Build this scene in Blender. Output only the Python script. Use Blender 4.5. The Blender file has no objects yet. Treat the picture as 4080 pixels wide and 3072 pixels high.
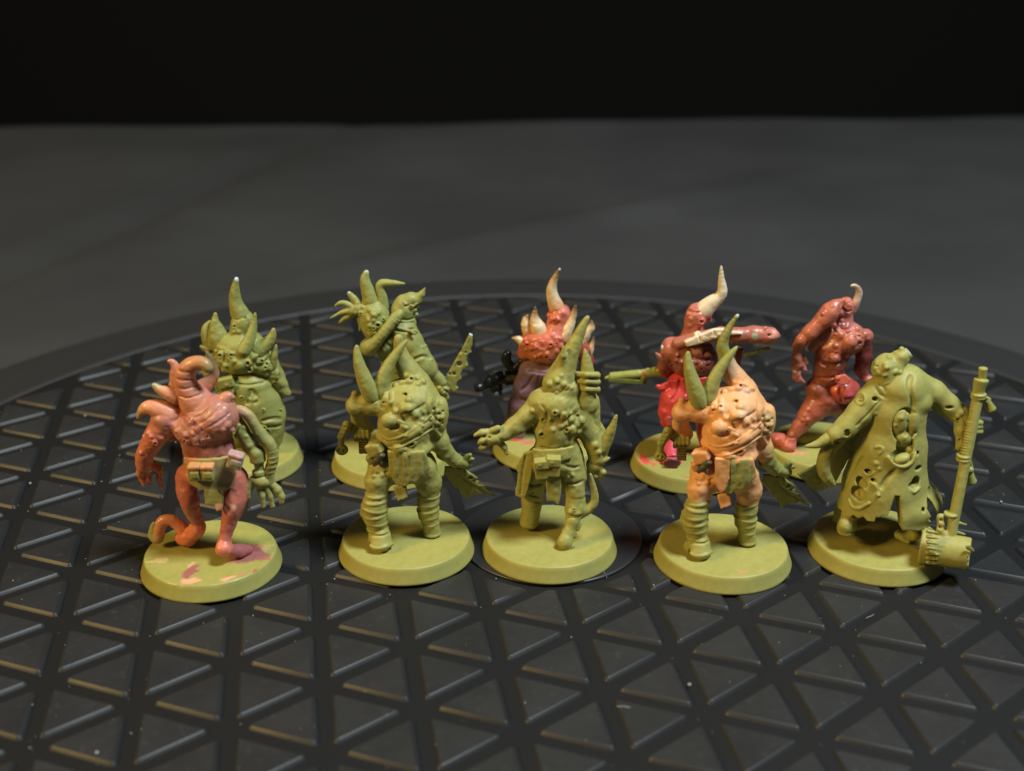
import bpy, bmesh, math, random, time
import numpy as np
import openvdb as vdb
from mathutils import Vector, Matrix

T0 = time.time()
S = 0.1                      # 1 Blender unit = 1 cm; everything below is in millimetres times S
random.seed(4)
SC = bpy.context.scene
SC.unit_settings.scale_length = 0.01
COL = SC.collection

# ------------------------------------------------------------------ camera
FOC, PITCH, CAMH, ROLL = 5037.0, math.radians(22.99), 119.6, math.radians(0.277)
PW, PH = 4080.0, 3072.0
cam_data = bpy.data.cameras.new("camera")
cam = bpy.data.objects.new("camera", cam_data)
COL.objects.link(cam)
cam_data.sensor_width = 36.0
cam_data.lens = 36.0 * FOC / PW
cam_data.clip_start, cam_data.clip_end = 0.1, 500.0
cam.location = (0, 0, CAMH * S)
cam.rotation_euler = (Matrix.Rotation(math.pi / 2 - PITCH, 3, 'X') @ Matrix.Rotation(ROLL, 3, 'Z')).to_euler()
cam_data.dof.use_dof = True
cam_data.dof.focus_distance = 23.4
cam_data.dof.aperture_fstop = 0.165
SC.camera = cam

# ------------------------------------------------------------------ world and lamps
world = bpy.data.worlds.new("World")
SC.world = world
world.use_nodes = True
world.node_tree.nodes["Background"].inputs[0].default_value = (0.80, 0.86, 1.0, 1)
world.node_tree.nodes["Background"].inputs[1].default_value = 0.042


def lamp(name, loc, aim, size, power, color):
    d = bpy.data.lights.new(name, 'AREA')
    d.shape = 'DISK'
    d.size = size
    d.energy = power
    d.color = color
    o = bpy.data.objects.new(name, d)
    o.location = loc
    o.rotation_euler = (Vector(aim) - Vector(loc)).to_track_quat('-Z', 'Y').to_euler()
    COL.objects.link(o)
    return o


lamp("warm_lamp", (-57, -5, 41), (0, 22, 0), 16, 42000, (1.0, 0.68, 0.22))
lamp("cool_lamp", (29, 8, 69), (0, 22, 0), 18, 78000, (0.84, 0.95, 1.0))
SC.view_settings.view_transform = 'Standard'
SC.view_settings.look = 'None'
SC.view_settings.exposure = 0.0
SC.view_settings.gamma = 1.0


# ------------------------------------------------------------------ object helpers
def tag(o, label=None, cat=None, group=None, kind=None):
    for k, v in (('label', label), ('category', cat), ('group', group), ('kind', kind)):
        if v:
            o[k] = v
    return o


def link(name, data, parent=None):
    o = bpy.data.objects.new(name, data)
    COL.objects.link(o)
    if parent:
        o.parent = parent
    return o


def mesh_of(name, verts, faces, mat=None, smooth=True):
    me = bpy.data.meshes.new(name)
    me.from_pydata([tuple(v) for v in verts], [], faces)
    me.update()
    if smooth:
        me.polygons.foreach_set('use_smooth', [True] * len(me.polygons))
    if mat:
        me.materials.append(mat)
    return me


def srgb(r, g, b):
    f = lambda c: c / 12.92 if c <= 0.04045 else ((c + 0.055) / 1.055) ** 2.4
    c = (f(r / 255), f(g / 255), f(b / 255))
    y = .3 * c[0] + .5 * c[1] + .2 * c[2]
    return tuple(min(.8, 1.24 * (.91 * v + .09 * y)) for v in c)


# ------------------------------------------------------------------ materials
def node_mat(name):
    m = bpy.data.materials.new(name)
    m.use_nodes = True
    nt = m.node_tree
    return m, nt, nt.nodes["Principled BSDF"], nt.nodes.new, nt.links.new


def paint_mat(name, rough, coat=0.0, bump=0.12, spec=0.5, sss=0.0):
    """Brushed-on model paint: the colour comes from the paint attribute of the mesh."""
    m, nt, bs, N, L = node_mat(name)
    at = N('ShaderNodeAttribute'); at.attribute_name = 'paint'
    tc = N('ShaderNodeTexCoord')
    no = N('ShaderNodeTexNoise'); no.inputs['Scale'].default_value = 9.0; no.inputs['Detail'].default_value = 5
    L(tc.outputs['Object'], no.inputs['Vector'])
    mr = N('ShaderNodeMapRange'); mr.inputs[3].default_value = 0.86; mr.inputs[4].default_value = 1.12
    L(no.outputs['Fac'], mr.inputs[0])
    mx = N('ShaderNodeVectorMath'); mx.operation = 'SCALE'
    L(at.outputs['Color'], mx.inputs[0]); L(mr.outputs[0], mx.inputs['Scale'])
    n3 = N('ShaderNodeTexNoise'); n3.inputs['Scale'].default_value = 2.6; n3.inputs['Detail'].default_value = 4; n3.inputs['Roughness'].default_value = .6
    L(tc.outputs['Object'], n3.inputs['Vector'])
    m3 = N('ShaderNodeMapRange'); m3.inputs[1].default_value = .35; m3.inputs[2].default_value = .68; m3.inputs[3].default_value = 0; m3.inputs[4].default_value = 1
    L(n3.outputs['Fac'], m3.inputs[0])
    tint = N('ShaderNodeMix'); tint.data_type = 'RGBA'; tint.inputs[6].default_value = (.94, .95, .89, 1); tint.inputs[7].default_value = (1.04, 1.03, 1.06, 1)
    L(m3.outputs[0], tint.inputs[0])
    mu = N('ShaderNodeVectorMath'); mu.operation = 'MULTIPLY'
    L(mx.outputs[0], mu.inputs[0]); L(tint.outputs[2], mu.inputs[1])
    L(mu.outputs[0], bs.inputs['Base Color'])
    rr = N('ShaderNodeMapRange'); rr.inputs[3].default_value = max(0.05, rough - 0.12); rr.inputs[4].default_value = rough + 0.12
    L(no.outputs['Fac'], rr.inputs[0]); L(rr.outputs[0], bs.inputs['Roughness'])
    n2 = N('ShaderNodeTexNoise'); n2.inputs['Scale'].default_value = 45.0; n2.inputs['Detail'].default_value = 3
    L(tc.outputs['Object'], n2.inputs['Vector'])
    bu = N('ShaderNodeBump'); bu.inputs['Strength'].default_value = bump; bu.inputs['Distance'].default_value = 0.01
    L(n2.outputs['Fac'], bu.inputs['Height']); L(bu.outputs[0], bs.inputs['Normal'])
    bs.inputs['Specular IOR Level'].default_value = spec
    if coat:
        bs.inputs['Coat Weight'].default_value = coat
        bs.inputs['Coat Roughness'].default_value = 0.12
    return m


MAT = {
    'matte': paint_mat('primer_paint', 0.52, spec=0.42),
    'satin': paint_mat('satin_paint', 0.42, coat=0.12, spec=0.4),
    'gloss': paint_mat('wet_paint', 0.42, coat=0.24, bump=0.2, spec=.4),
    'black': paint_mat('black_paint', 0.35, coat=0.2),
}


# ------------------------------------------------------------------ sculpting on a distance field
_cr, _sr = math.cos(-ROLL), math.sin(-ROLL)


def ray(px, py):
    a, b = px - PW / 2, py - PH / 2
    a, b = _cr * a - _sr * b, _sr * a + _cr * b
    u, v = a / FOC, -b / FOC
    return np.array([u, math.cos(PITCH) + v * math.sin(PITCH), -math.sin(PITCH) + v * math.cos(PITCH)])


_lat = np.random.RandomState(3).rand(32, 32, 32).astype(np.float32)


def vnoise(p, scale):
    q = p / scale
    i = np.floor(q).astype(int)
    f = (q - i).astype(np.float32)
    f = f * f * (3 - 2 * f)
    i0, i1 = i & 31, (i + 1) & 31
    x0, y0, z0 = i0[..., 0], i0[..., 1], i0[..., 2]
    x1, y1, z1 = i1[..., 0], i1[..., 1], i1[..., 2]
    fx, fy, fz = f[..., 0], f[..., 1], f[..., 2]
    c = lambda a, b, d: _lat[a, b, d]
    a = c(x0, y0, z0) * (1 - fx) + c(x1, y0, z0) * fx
    b = c(x0, y1, z0) * (1 - fx) + c(x1, y1, z0) * fx
    d = c(x0, y0, z1) * (1 - fx) + c(x1, y0, z1) * fx
    e = c(x0, y1, z1) * (1 - fx) + c(x1, y1, z1) * fx
    return (a * (1 - fy) + b * fy) * (1 - fz) + (d * (1 - fy) + e * fy) * fz - 0.5


class Frame:
    """Where a figure stands, and the reading scale of its measured drawing."""

    def __init__(s, bx, by, ox, oy, sc):
        s.b = np.array([bx, by, 0.0]); s.o = (ox, oy); s.sc = sc
        s.cam = np.array([0, 0, CAMH])

    def P(s, x, y, d=0.0):
        r = ray(s.o[0] + x / s.sc, s.o[1] + y / s.sc)
        t = (s.b[1] + d) / r[1]
        return s.cam + r * t - s.b

    def G(s, x, y, z):
        """the point at height z under a drawing position"""
        r = ray(s.o[0] + x / s.sc, s.o[1] + y / s.sc)
        t = (z - CAMH) / r[2]
        return s.cam + r * t - s.b

    def R(s, r, d=0.0):
        dep = (s.b[1] + d) * math.cos(PITCH) + (CAMH - 16) * math.sin(PITCH)
        return r / s.sc * dep / FOC

    def ray(s, x, y):
        return s.cam - s.b, ray(s.o[0] + x / s.sc, s.o[1] + y / s.sc)


def smin(a, b, k):
    if k <= 0:
        return np.minimum(a, b)
    h = np.clip(0.5 + 0.5 * (b - a) / k, 0, 1)
    return b * (1 - h) + a * h - k * h * (1 - h)


class Part:
    def __init__(s, fr, name, rect, d0, d1, col, vox=0.16, mat='matte'):
        s.fr, s.name, s.h, s.mat = fr, name, vox, mat
        pts = [fr.P(x, y, d) for x in rect[::2] for y in rect[1::2] for d in (d0, d1)]
        lo = np.min(pts, 0); hi = np.max(pts, 0)
        lo[2] = max(lo[2], -0.5)
        s.lo = lo
        s.n = np.ceil((hi - lo) / vox).astype(int) + 1
        s.ax = [lo[i] + vox * np.arange(s.n[i]) for i in range(3)]
        s.f = np.full(s.n, 9.0, np.float32)
        s.c = np.empty(tuple(s.n) + (3,), np.float32)
        s.c[:] = col
        s.col = np.array(col, np.float32)
        s.dabs = []
        s.rough = {'hammer': .35, 'gun': .4, 'pouch': .5, 'strap': .5, 'horn': .6, 'coat': .35, 'trousers': .45, 'sleeve': .45, 'boot': .5, 'leg_wrap': .5, 'body': .9}.get(name, .7)

    # -- low level
    def _box(s, lo, hi):
        i0 = np.clip(np.floor((lo - s.lo) / s.h).astype(int), 0, s.n)
        i1 = np.clip(np.ceil((hi - s.lo) / s.h).astype(int) + 1, 0, s.n)
        if np.any(i1 <= i0):
            return None, None
        sl = tuple(slice(a, b) for a, b in zip(i0, i1))
        X, Y, Z = np.meshgrid(*[s.ax[i][sl[i]] for i in range(3)], indexing='ij')
        return sl, np.stack([X, Y, Z], -1)

    def _apply(s, sl, d, k, col, sub=False, rough=None):
        f = s.f[sl]
        if sub:
            s.f[sl] = -smin(-f, d, k)
            if col is not None:
                t = np.clip(0.5 - (d - 0.12) / 0.3, 0, 1)[..., None]
                s.c[sl] = s.c[sl] * (1 - t) + np.array(col, np.float32) * t
            return
        if col is not None:
            t = np.clip(0.5 + 0.5 * (f - d) / 0.3, 0, 1)[..., None]
            s.c[sl] = s.c[sl] * (1 - t) + np.array(col, np.float32) * t
        s.f[sl] = smin(f, d, k)

    # -- primitives in millimetres
    def cone(s, a, b, ra, rb, k=0.5, col=None, sub=False):
        m = max(ra, rb) + 2 * max(k, 0.2) + 0.8
        sl, p = s._box(np.minimum(a, b) - m, np.maximum(a, b) + m)
        if sl is None:
            return
        ba = b - a
        L2 = max(ba @ ba, 1e-9)
        t = np.clip(((p - a) @ ba) / L2, 0, 1)
        d = np.linalg.norm(p - a - t[..., None] * ba, axis=-1) - (ra + (rb - ra) * t)
        s._apply(sl, d.astype(np.float32), k, col, sub)

    def cyl(s, a, b, r0, r1, rnd=0.15, k=0.1, col=None, sub=False):
        m = max(r0, r1) + 1.2
        sl, p = s._box(np.minimum(a, b) - m, np.maximum(a, b) + m)
        if sl is None:
            return
        ba = b - a
        L = np.linalg.norm(ba); u = ba / L
        t = (p - a) @ u
        rad = np.linalg.norm(p - a - t[..., None] * u, axis=-1)
        q0 = rad - (r0 + (r1 - r0) * np.clip(t / L, 0, 1)) + rnd
        q1 = np.abs(t - L / 2) - L / 2 + rnd
        d = np.minimum(np.maximum(q0, q1), 0) + np.hypot(np.maximum(q0, 0), np.maximum(q1, 0)) - rnd
        s._apply(sl, d.astype(np.float32), k, col, sub)

    def ell(s, c, r, k=0.5, col=None, sub=False, rot=0.0):
        r = np.array(r, float)
        m = r.max() + 2 * max(k, 0.2) + 0.6
        sl, p = s._box(c - m, c + m)
        if sl is None:
            return
        q = p - c
        if rot:
            ca, sa = math.cos(math.radians(rot)), math.sin(math.radians(rot))
            q = np.stack([q[..., 0] * ca + q[..., 2] * sa, q[..., 1], -q[..., 0] * sa + q[..., 2] * ca], -1)
        k0 = np.linalg.norm(q / r, axis=-1)
        k1 = np.linalg.norm(q / (r * r), axis=-1) + 1e-6
        d = k0 * (k0 - 1) / k1
        s._apply(sl, d.astype(np.float32), k, col, sub)

    def boxm(s, c, hs, rot=0.0, yaw=0.0, rnd=0.2, k=0.1, col=None, sub=False, tilt=0.0):
        hs = np.array(hs, float)
        m = np.linalg.norm(hs) + 0.8 + 2 * k
        sl, p = s._box(c - m, c + m)
        if sl is None:
            return
        M = (Matrix.Rotation(math.radians(yaw), 3, 'Z') @ Matrix.Rotation(math.radians(-rot), 3, 'Y') @ Matrix.Rotation(math.radians(tilt), 3, 'X'))
        q = np.abs((p - c) @ np.array(M)) - hs + rnd
        d = np.minimum(q.max(-1), 0) + np.linalg.norm(np.maximum(q, 0), axis=-1) - rnd
        s._apply(sl, d.astype(np.float32), k, col, sub)

    # -- primitives read off the drawing: x, y, r in drawing units, d in millimetres behind the base centre
    def tube(s, pts, k=0.5, col=None, sub=False):
        q = [(s.fr.P(x, y, d), s.fr.R(r, d)) for x, y, d, r in pts]
        if len(q) == 1:
            q = q * 2
        for (a, ra), (b, rb) in zip(q, q[1:]):
            s.cone(a, b, ra, rb, k, col, sub)
        return s

    def ball(s, x, y, d, rx, ry=None, rd=None, k=0.5, col=None, sub=False, rot=0.0):
        ry = ry or rx
        s.ell(s.fr.P(x, y, d), (s.fr.R(rx, d), rd or s.fr.R(min(rx, ry), d), s.fr.R(ry, d)), k, col, sub, rot)
        return s

    def box(s, x, y, d, hx, hy, hd, rot=0, yaw=0, rnd=0.2, k=0.1, col=None, sub=False, tilt=0):
        s.boxm(s.fr.P(x, y, d), (s.fr.R(hx, d), hd, s.fr.R(hy, d)), rot, yaw, rnd, k, col, sub, tilt)
        return s

    def rod(s, x0, y0, d0, x1, y1, d1, r0, r1=None, rnd=0.12, k=0.1, col=None, sub=False):
        r1 = r0 if r1 is None else r1
        s.cyl(s.fr.P(x0, y0, d0), s.fr.P(x1, y1, d1), s.fr.R(r0, d0), s.fr.R(r1, d1), rnd, k, col, sub)
        return s

    def plate(s, pts, thick, bend=0.0, rnd=0.12, k=0.1, col=None, sub=False, fitbend=0):
        """A cut sheet: outline points (x, y, d), thickness in mm; bend makes its sides fall back."""
        V = np.array([s.fr.P(*p) for p in pts])
        A = np.c_[V[:, 0], V[:, 2], np.ones(len(V))]
        xc = (V[:, 0].min() + V[:, 0].max()) / 2
        co = np.linalg.lstsq(A, V[:, 1] - bend * fitbend * (V[:, 0] - xc) ** 2, rcond=None)[0]
        xw = (V[:, 0].max() - V[:, 0].min()) / 2
        m = 1.0 + thick
        lo = V.min(0) - m; hi = V.max(0) + m
        lo[1] -= abs(bend) * xw * xw; hi[1] += abs(bend) * xw * xw
        sl, p = s._box(lo, hi)
        if sl is None:
            return s
        X, Z = p[:, 0, :, 0], p[:, 0, :, 2]
        W2 = V[:, [0, 2]]
        dd = np.full(X.shape, 1e9); sg = np.ones(X.shape)
        n = len(W2)
        for i in range(n):
            a, b = W2[i], W2[(i + 1) % n]
            e = b - a
            wx, wz = X - a[0], Z - a[1]
            t = np.clip((wx * e[0] + wz * e[1]) / (e @ e + 1e-12), 0, 1)
            dd = np.minimum(dd, (wx - t * e[0]) ** 2 + (wz - t * e[1]) ** 2)
            c1, c2 = Z >= a[1], Z < b[1]
            c3 = e[0] * wz > e[1] * wx
            fl = (c1 & c2 & c3) | (~c1 & ~c2 & ~c3)
            sg = np.where(fl, -sg, sg)
        d2 = sg * np.sqrt(dd)
        pl = co[0] * p[..., 0] + co[1] * p[..., 2] + co[2] + bend * (p[..., 0] - xc) ** 2
        q1 = np.abs(p[..., 1] - pl) / math.sqrt(1 + co[0] ** 2 + co[1] ** 2) - thick / 2 + rnd
        q0 = np.broadcast_to(d2[:, None, :], q1.shape) + rnd
        d = np.minimum(np.maximum(q0, q1), 0) + np.hypot(np.maximum(q0, 0), np.maximum(q1, 0)) - rnd
        s._apply(sl, d.astype(np.float32), k, col, sub)
        return s

    # -- features laid on the surface seen at a drawing position
    def surf(s, x, y):
        o, r = s.fr.ray(x, y)
        t0 = (s.lo[1] - o[1]) / r[1]
        t1 = (s.lo[1] + s.h * (s.n[1] - 1) - o[1]) / r[1]
        t = np.arange(t0, t1, s.h * 0.5)
        p = o + t[:, None] * r
        i = np.round((p - s.lo) / s.h).astype(int)
        ok = np.all((i >= 0) & (i < s.n), 1)
        i = np.clip(i, 0, s.n - 1)
        v = np.where(ok, s.f[i[:, 0], i[:, 1], i[:, 2]], 9)
        w = np.nonzero(v < 0.02)[0]
        if len(w):
            return p[w[0]]
        return p[int(np.argmin(v))]

    def px(s, r):
        return s.fr.R(r)

    def pimple(s, *xyr, k=0.24, col=None, up=0.45):
        for x, y, r in xyr:
            p = s.surf(x, y); rr = s.px(r)
            s.ell(p + np.array([0, 1, 0]) * rr * up, (rr, rr, rr), k, col)
        return s

    def crater(s, *xyr, col=None, rim=None):
        for x, y, r in xyr:
            p = s.surf(x, y); rr = s.px(r)
            s.ell(p + np.array([0, .25, 0]) * rr, (rr, rr * .8, rr), 0.2, rim)
            s.ell(p - np.array([0, .5, 0]) * rr, (rr * .5, rr * 1.15, rr * .5), 0.08, col, sub=True)
        return s

    def pit(s, *xyr, col=None):
        for x, y, r in xyr:
            p = s.surf(x, y); rr = s.px(r)
            s.ell(p, (rr, rr * 1.2, rr), 0.1, col, sub=True)
        return s

    def _path(s, pts, step=14):
        out = []
        for (x0, y0), (x1, y1) in zip(pts, pts[1:]):
            n = max(1, int(math.hypot(x1 - x0, y1 - y0) / step))
            out += [(x0 + (x1 - x0) * i / n, y0 + (y1 - y0) * i / n) for i in range(n)]
        q = np.array([s.surf(*p) for p in out + [pts[-1]]])
        for _ in range(3):
            if len(q) > 2:
                q[1:-1] = (q[:-2] + 2 * q[1:-1] + q[2:]) / 4
        return list(q)

    def groove(s, pts, r, k=0.1, col=None):
        q = s._path(pts); rr = s.px(r)
        for a, b in zip(q, q[1:]):
            if abs(a[1] - b[1]) < 2.5:
                s.cone(a, b, rr, rr, k, col, sub=True)
        return s

    def ridge(s, pts, r, k=0.12, col=None, sink=0.0):
        q = s._path(pts); rr = s.px(r)
        for a, b in zip(q, q[1:]):
            if abs(a[1] - b[1]) < 2.5:
                o = np.array([0, sink * rr, 0])
                s.cone(a + o, b + o, rr, rr, k, col)
        return s

    def lumps(s, amp, scale):
        sl = tuple(slice(0, n) for n in s.n)
        near = np.abs(s.f) < 1.5
        idx = np.nonzero(near)
        p = np.stack([s.ax[i][idx[i]] for i in range(3)], -1)
        s.f[idx] += (amp * 2 * vnoise(p + 40, scale)).astype(np.float32)
        return s

    def dab(s, x, y, r, col, soft=0.4, amt=1.0):
        s.dabs.append((s.surf(x, y), s.px(r), np.array(col), soft, amt))
        return s

    def dab3(s, p, r, col, soft=0.4, amt=1.0):
        s.dabs.append((np.array(p), r, np.array(col), soft, amt))
        return s

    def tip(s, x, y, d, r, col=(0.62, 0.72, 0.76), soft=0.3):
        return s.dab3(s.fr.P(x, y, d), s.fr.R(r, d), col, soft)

    def build(s, parent):
        idx = np.nonzero(np.abs(s.f) < 3.2 * s.h)          # the slight unevenness of a casting under brushed paint
        p = np.stack([s.ax[i][idx[i]] for i in range(3)], -1)
        s.f[idx] += (.16 * s.rough * vnoise(p + 17, .95) + .10 * s.rough * vnoise(p + 5, .48)).astype(np.float32)
        f = np.clip(s.f, -3 * s.h, 3 * s.h)
        g = vdb.FloatGrid(3 * s.h)
        g.copyFromArray(np.ascontiguousarray(f, dtype=np.float32))
        v, q = g.convertToQuads(0.0)
        v = np.array(v, float)
        me = bpy.data.meshes.new(s.name)
        me.vertices.add(len(v)); me.loops.add(len(q) * 4); me.polygons.add(len(q))
        ij = np.clip(np.round(v).astype(int), 0, s.n - 1)
        i0 = np.clip(np.floor(v).astype(int), 0, s.n - 2); fr = (v - i0)[..., None]
        c = 0
        for a in (0, 1):
            for b in (0, 1):
                for e in (0, 1):
                    w = (fr[:, 0] if a else 1 - fr[:, 0]) * (fr[:, 1] if b else 1 - fr[:, 1]) * (fr[:, 2] if e else 1 - fr[:, 2])
                    c = c + w * s.c[i0[:, 0] + a, i0[:, 1] + b, i0[:, 2] + e]
        p = v * s.h + s.lo
        for pc, r, dc, soft, amt in s.dabs:
            dist = np.linalg.norm(p - pc, axis=1) + 0.5 * r * vnoise(p + 11, max(r * .8, .3))
            t = np.clip((r - dist) / (soft * r + 1e-6), 0, 1)[:, None] * amt
            c = c * (1 - t) + dc * t
        me.vertices.foreach_set('co', (p * S).ravel())
        me.loops.foreach_set('vertex_index', np.array(q, np.int32)[:, ::-1].ravel())
        me.polygons.foreach_set('loop_start', np.arange(0, len(q) * 4, 4))
        me.update(calc_edges=True)
        me.validate()
        me.polygons.foreach_set('use_smooth', [True] * len(me.polygons))
        at = me.color_attributes.new('paint', 'FLOAT_COLOR', 'POINT')
        at.data.foreach_set('color', np.c_[c, np.ones(len(c))].astype(np.float32).ravel())
        me.materials.append(MAT[s.mat])
        s.obj = link(s.name, me, parent)
        return s.obj


def horn(fr, name, pts, col, parent, vox=0.13, mat='matte', k=0.25, tip=None, tipcol=(0.62, 0.72, 0.76), edit=None, cols=None):
    """A tapered horn or spike: points (x, y, d, r)."""
    xs = [p[0] for p in pts]; ys = [p[1] for p in pts]; ds = [p[2] for p in pts]
    m = max(p[3] for p in pts) * 1.25 + 14
    md = fr.R(m)
    P_ = Part(fr, name, (min(xs) - m, min(ys) - m, max(xs) + m, max(ys) + m), min(ds) - md, max(ds) + md, col, vox, mat)
    # a smooth path through the points
    q = np.array(pts, float)
    out = []
    n = len(q)
    for i in range(n - 1):
        p0, p1, p2, p3 = q[max(i - 1, 0)], q[i], q[i + 1], q[min(i + 2, n - 1)]
        for t in np.linspace(0, 1, 5)[:-1]:
            out.append(0.5 * (2 * p1 + (p2 - p0) * t + (2 * p0 - 5 * p1 + 4 * p2 - p3) * t * t + (3 * p1 - p0 - 3 * p2 + p3) * t ** 3))
    out.append(q[-1])
    for j, (a, b) in enumerate(zip(out, out[1:])):
        cc = None
        if cols:
            u = j / (len(out) - 2) * (len(cols) - 1)
            i = min(int(u), len(cols) - 2)
            cc = np.array(cols[i]) * (1 - u + i) + np.array(cols[i + 1]) * (u - i)
        A, B = fr.P(a[0], a[1], a[2]), fr.P(b[0], b[1], b[2])
        P_.cone(A, B, max(fr.R(a[3]), .1), max(fr.R(b[3]), .1), k, cc)
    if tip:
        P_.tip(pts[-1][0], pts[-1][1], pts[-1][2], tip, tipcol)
    if edit:
        edit(P_)
    return P_.build(parent) if parent is not False else P_


def spline(pts, n=5):
    q = np.array(pts, float); out = []
    for i in range(len(q) - 1):
        p0, p1, p2, p3 = q[max(i - 1, 0)], q[i], q[i + 1], q[min(i + 2, len(q) - 1)]
        for t in np.linspace(0, 1, n)[:-1]:
            out.append(tuple(0.5 * (2 * p1 + (p2 - p0) * t + (2 * p0 - 5 * p1 + 4 * p2 - p3) * t * t + (3 * p1 - p0 - 3 * p2 + p3) * t ** 3)))
    return out + [tuple(q[-1])]


BASE_TOP = 3.03


def make_base(parent, col, dabs=(), mat='matte', seed=0):
    """Round bevelled plastic base; dabs are (x mm, y mm, r mm, stretch, angle, colour, amount) of stray paint on it."""
    prof = [(12.5, 0.0), (12.52, 0.25), (12.42, .5), (12.15, 1.3), (11.87, 2.2), (11.70, 2.78), (11.56, 2.97), (11.38, BASE_TOP)]
    rr = list(np.linspace(11.0, 0.4, 30))
    prof += [(r, BASE_TOP) for r in rr]
    n = 144
    V = []; Fc = []
    rs = np.random.RandomState(seed)
    for r, z in prof:
        for i in range(n):
            a = 2 * math.pi * i / n
            V.append((r * math.cos(a), r * math.sin(a), z))
    V.append((0, 0, BASE_TOP)); V.append((0, 0, 0))
    for j in range(len(prof) - 1):
        for i in range(n):
            i2 = (i + 1) % n
            Fc.append((j * n + i, j * n + i2, (j + 1) * n + i2, (j + 1) * n + i))
    l = (len(prof) - 1) * n
    for i in range(n):
        Fc.append((l + i, l + (i + 1) % n, len(V) - 2))
        Fc.append(((i + 1) % n, i, len(V) - 1))
    V = np.array(V)
    V[:, 2] += np.where((V[:, 2] > .3), 0.10 * vnoise(V + seed * 7 + 30, 2.6) + .05 * vnoise(V + seed * 3 + 10, 0.9), 0)
    me = mesh_of('base', V * S, Fc, MAT[mat])
    c = np.tile(np.array(col, float), (len(V), 1))
    for x, y, r, st, an, dc, amt in dabs:
        ca, sa = math.cos(math.radians(an)), math.sin(math.radians(an))
        q = V - np.array([x, y, BASE_TOP])
        u = (q[:, 0] * ca + q[:, 1] * sa) / st; w = -q[:, 0] * sa + q[:, 1] * ca
        dist = np.sqrt(u * u + w * w + q[:, 2] ** 2) + r * (1.1 * vnoise(V + 5 + x, max(r, .5)) + .5 * vnoise(V + x, .45))
        t = np.clip((r - dist) / (.22 * r), 0, 1)[:, None] * amt
        c = c * (1 - t) + np.array(dc) * t
    at = me.color_attributes.new('paint', 'FLOAT_COLOR', 'POINT')
    at.data.foreach_set('color', np.c_[c, np.ones(len(c))].astype(np.float32).ravel())
    return link('base', me, parent)


def figure(fr, label, base_col, dabs=(), seed=0, mat='matte'):
    e = bpy.data.objects.new('miniature', None)
    COL.objects.link(e)
    e.location = tuple(fr.b * S)
    e.empty_display_size = 0.5
    tag(e, label, 'miniature', 'painted miniatures on round bases')
    make_base(e, base_col, dabs, mat, seed)
    return e
# ------------------------------------------------------------------ table, wall behind it
TABLE_Z = -11.0


def build_table():
    m, nt, bs, N, L = node_mat('dark_cloth')
    tc = N('ShaderNodeTexCoord')
    n1 = N('ShaderNodeTexNoise'); n1.inputs['Scale'].default_value = 0.12; n1.inputs['Detail'].default_value = 6
    L(tc.outputs['Object'], n1.inputs['Vector'])
    cr = N('ShaderNodeValToRGB')
    cr.color_ramp.elements[0].position = .3; cr.color_ramp.elements[0].color = (0.032, 0.0325, 0.033, 1)
    cr.color_ramp.elements[1].position = .75; cr.color_ramp.elements[1].color = (0.049, 0.0495, 0.050, 1)
    L(n1.outputs['Fac'], cr.inputs[0]); L(cr.outputs[0], bs.inputs['Base Color'])
    bs.inputs['Roughness'].default_value = 0.8
    bs.inputs['Specular IOR Level'].default_value = 0.2
    nx, ny = 150, 110
    V = []
    for j in range(ny + 1):
        for i in range(nx + 1):
            u, v = i / nx, j / ny
            x = -520 + 1040 * u
            far = 668 + 0.085 * x + 3.0 * math.sin(x * .021) + 2.0 * math.sin(x * .05 + 1)
            y = -60 + (far + 60) * v
            z = 0.0
            # soft creases in the cloth
            for (px, py, ang, w, h) in ((-146, 470, 71, 7, -4.5), (-2, 445, 38, 10, 3.2), (150, 420, 20, 14, 1.0), (-240, 500, 40, 16, 1.2), (220, 560, -12, 20, 1.2)):
                a = math.radians(ang)
                dd = -(x - px) * math.sin(a) + (y - py) * math.cos(a)
                al = (x - px) * math.cos(a) + (y - py) * math.sin(a)
                z += h * math.exp(-(dd / w) ** 2) * math.exp(-(al / 150) ** 2)
            z += 0.8 * math.sin(x * .012 + y * .006) * math.sin(y * .014)
            if v > 0.985:
                z -= 1.5
            V.append((x * S, y * S, (z + TABLE_Z) * S))
    F_ = [(j * (nx + 1) + i, j * (nx + 1) + i + 1, (j + 1) * (nx + 1) + i + 1, (j + 1) * (nx + 1) + i) for j in range(ny) for i in range(nx)]
    b = len(V)
    per = [i for i in range(nx + 1)] + [(j + 1) * (nx + 1) + nx for j in range(ny)] + [ny * (nx + 1) + i for i in range(nx - 1, -1, -1)] + [j * (nx + 1) for j in range(ny - 1, 0, -1)]
    for i in per:
        V.append((V[i][0], V[i][1], V[i][2] - 3.0))
    for k in range(len(per)):
        k2 = (k + 1) % len(per)
        F_.append((per[k2], per[k], b + k, b + k2))
    F_.append(tuple(b + k for k in range(len(per))))
    o = link('table', mesh_of('table', V, F_, m))
    tag(o, kind='structure')
    m2, nt, bs, N, L = node_mat('black_wall')
    bs.inputs['Base Color'].default_value = (0.008, 0.008, 0.0082, 1)
    bs.inputs['Roughness'].default_value = 0.9
    bs.inputs['Specular IOR Level'].default_value = 0.1
    V = [(x, y, z) for x in (-150, 150) for y in (118, 121) for z in (-50, 110)]
    F_ = [(0, 1, 3, 2), (4, 6, 7, 5), (0, 4, 5, 1), (2, 3, 7, 6), (1, 5, 7, 3), (0, 2, 6, 4)]
    o = link('wall', mesh_of('wall', V, F_, m2, False))
    tag(o, kind='structure')


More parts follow.
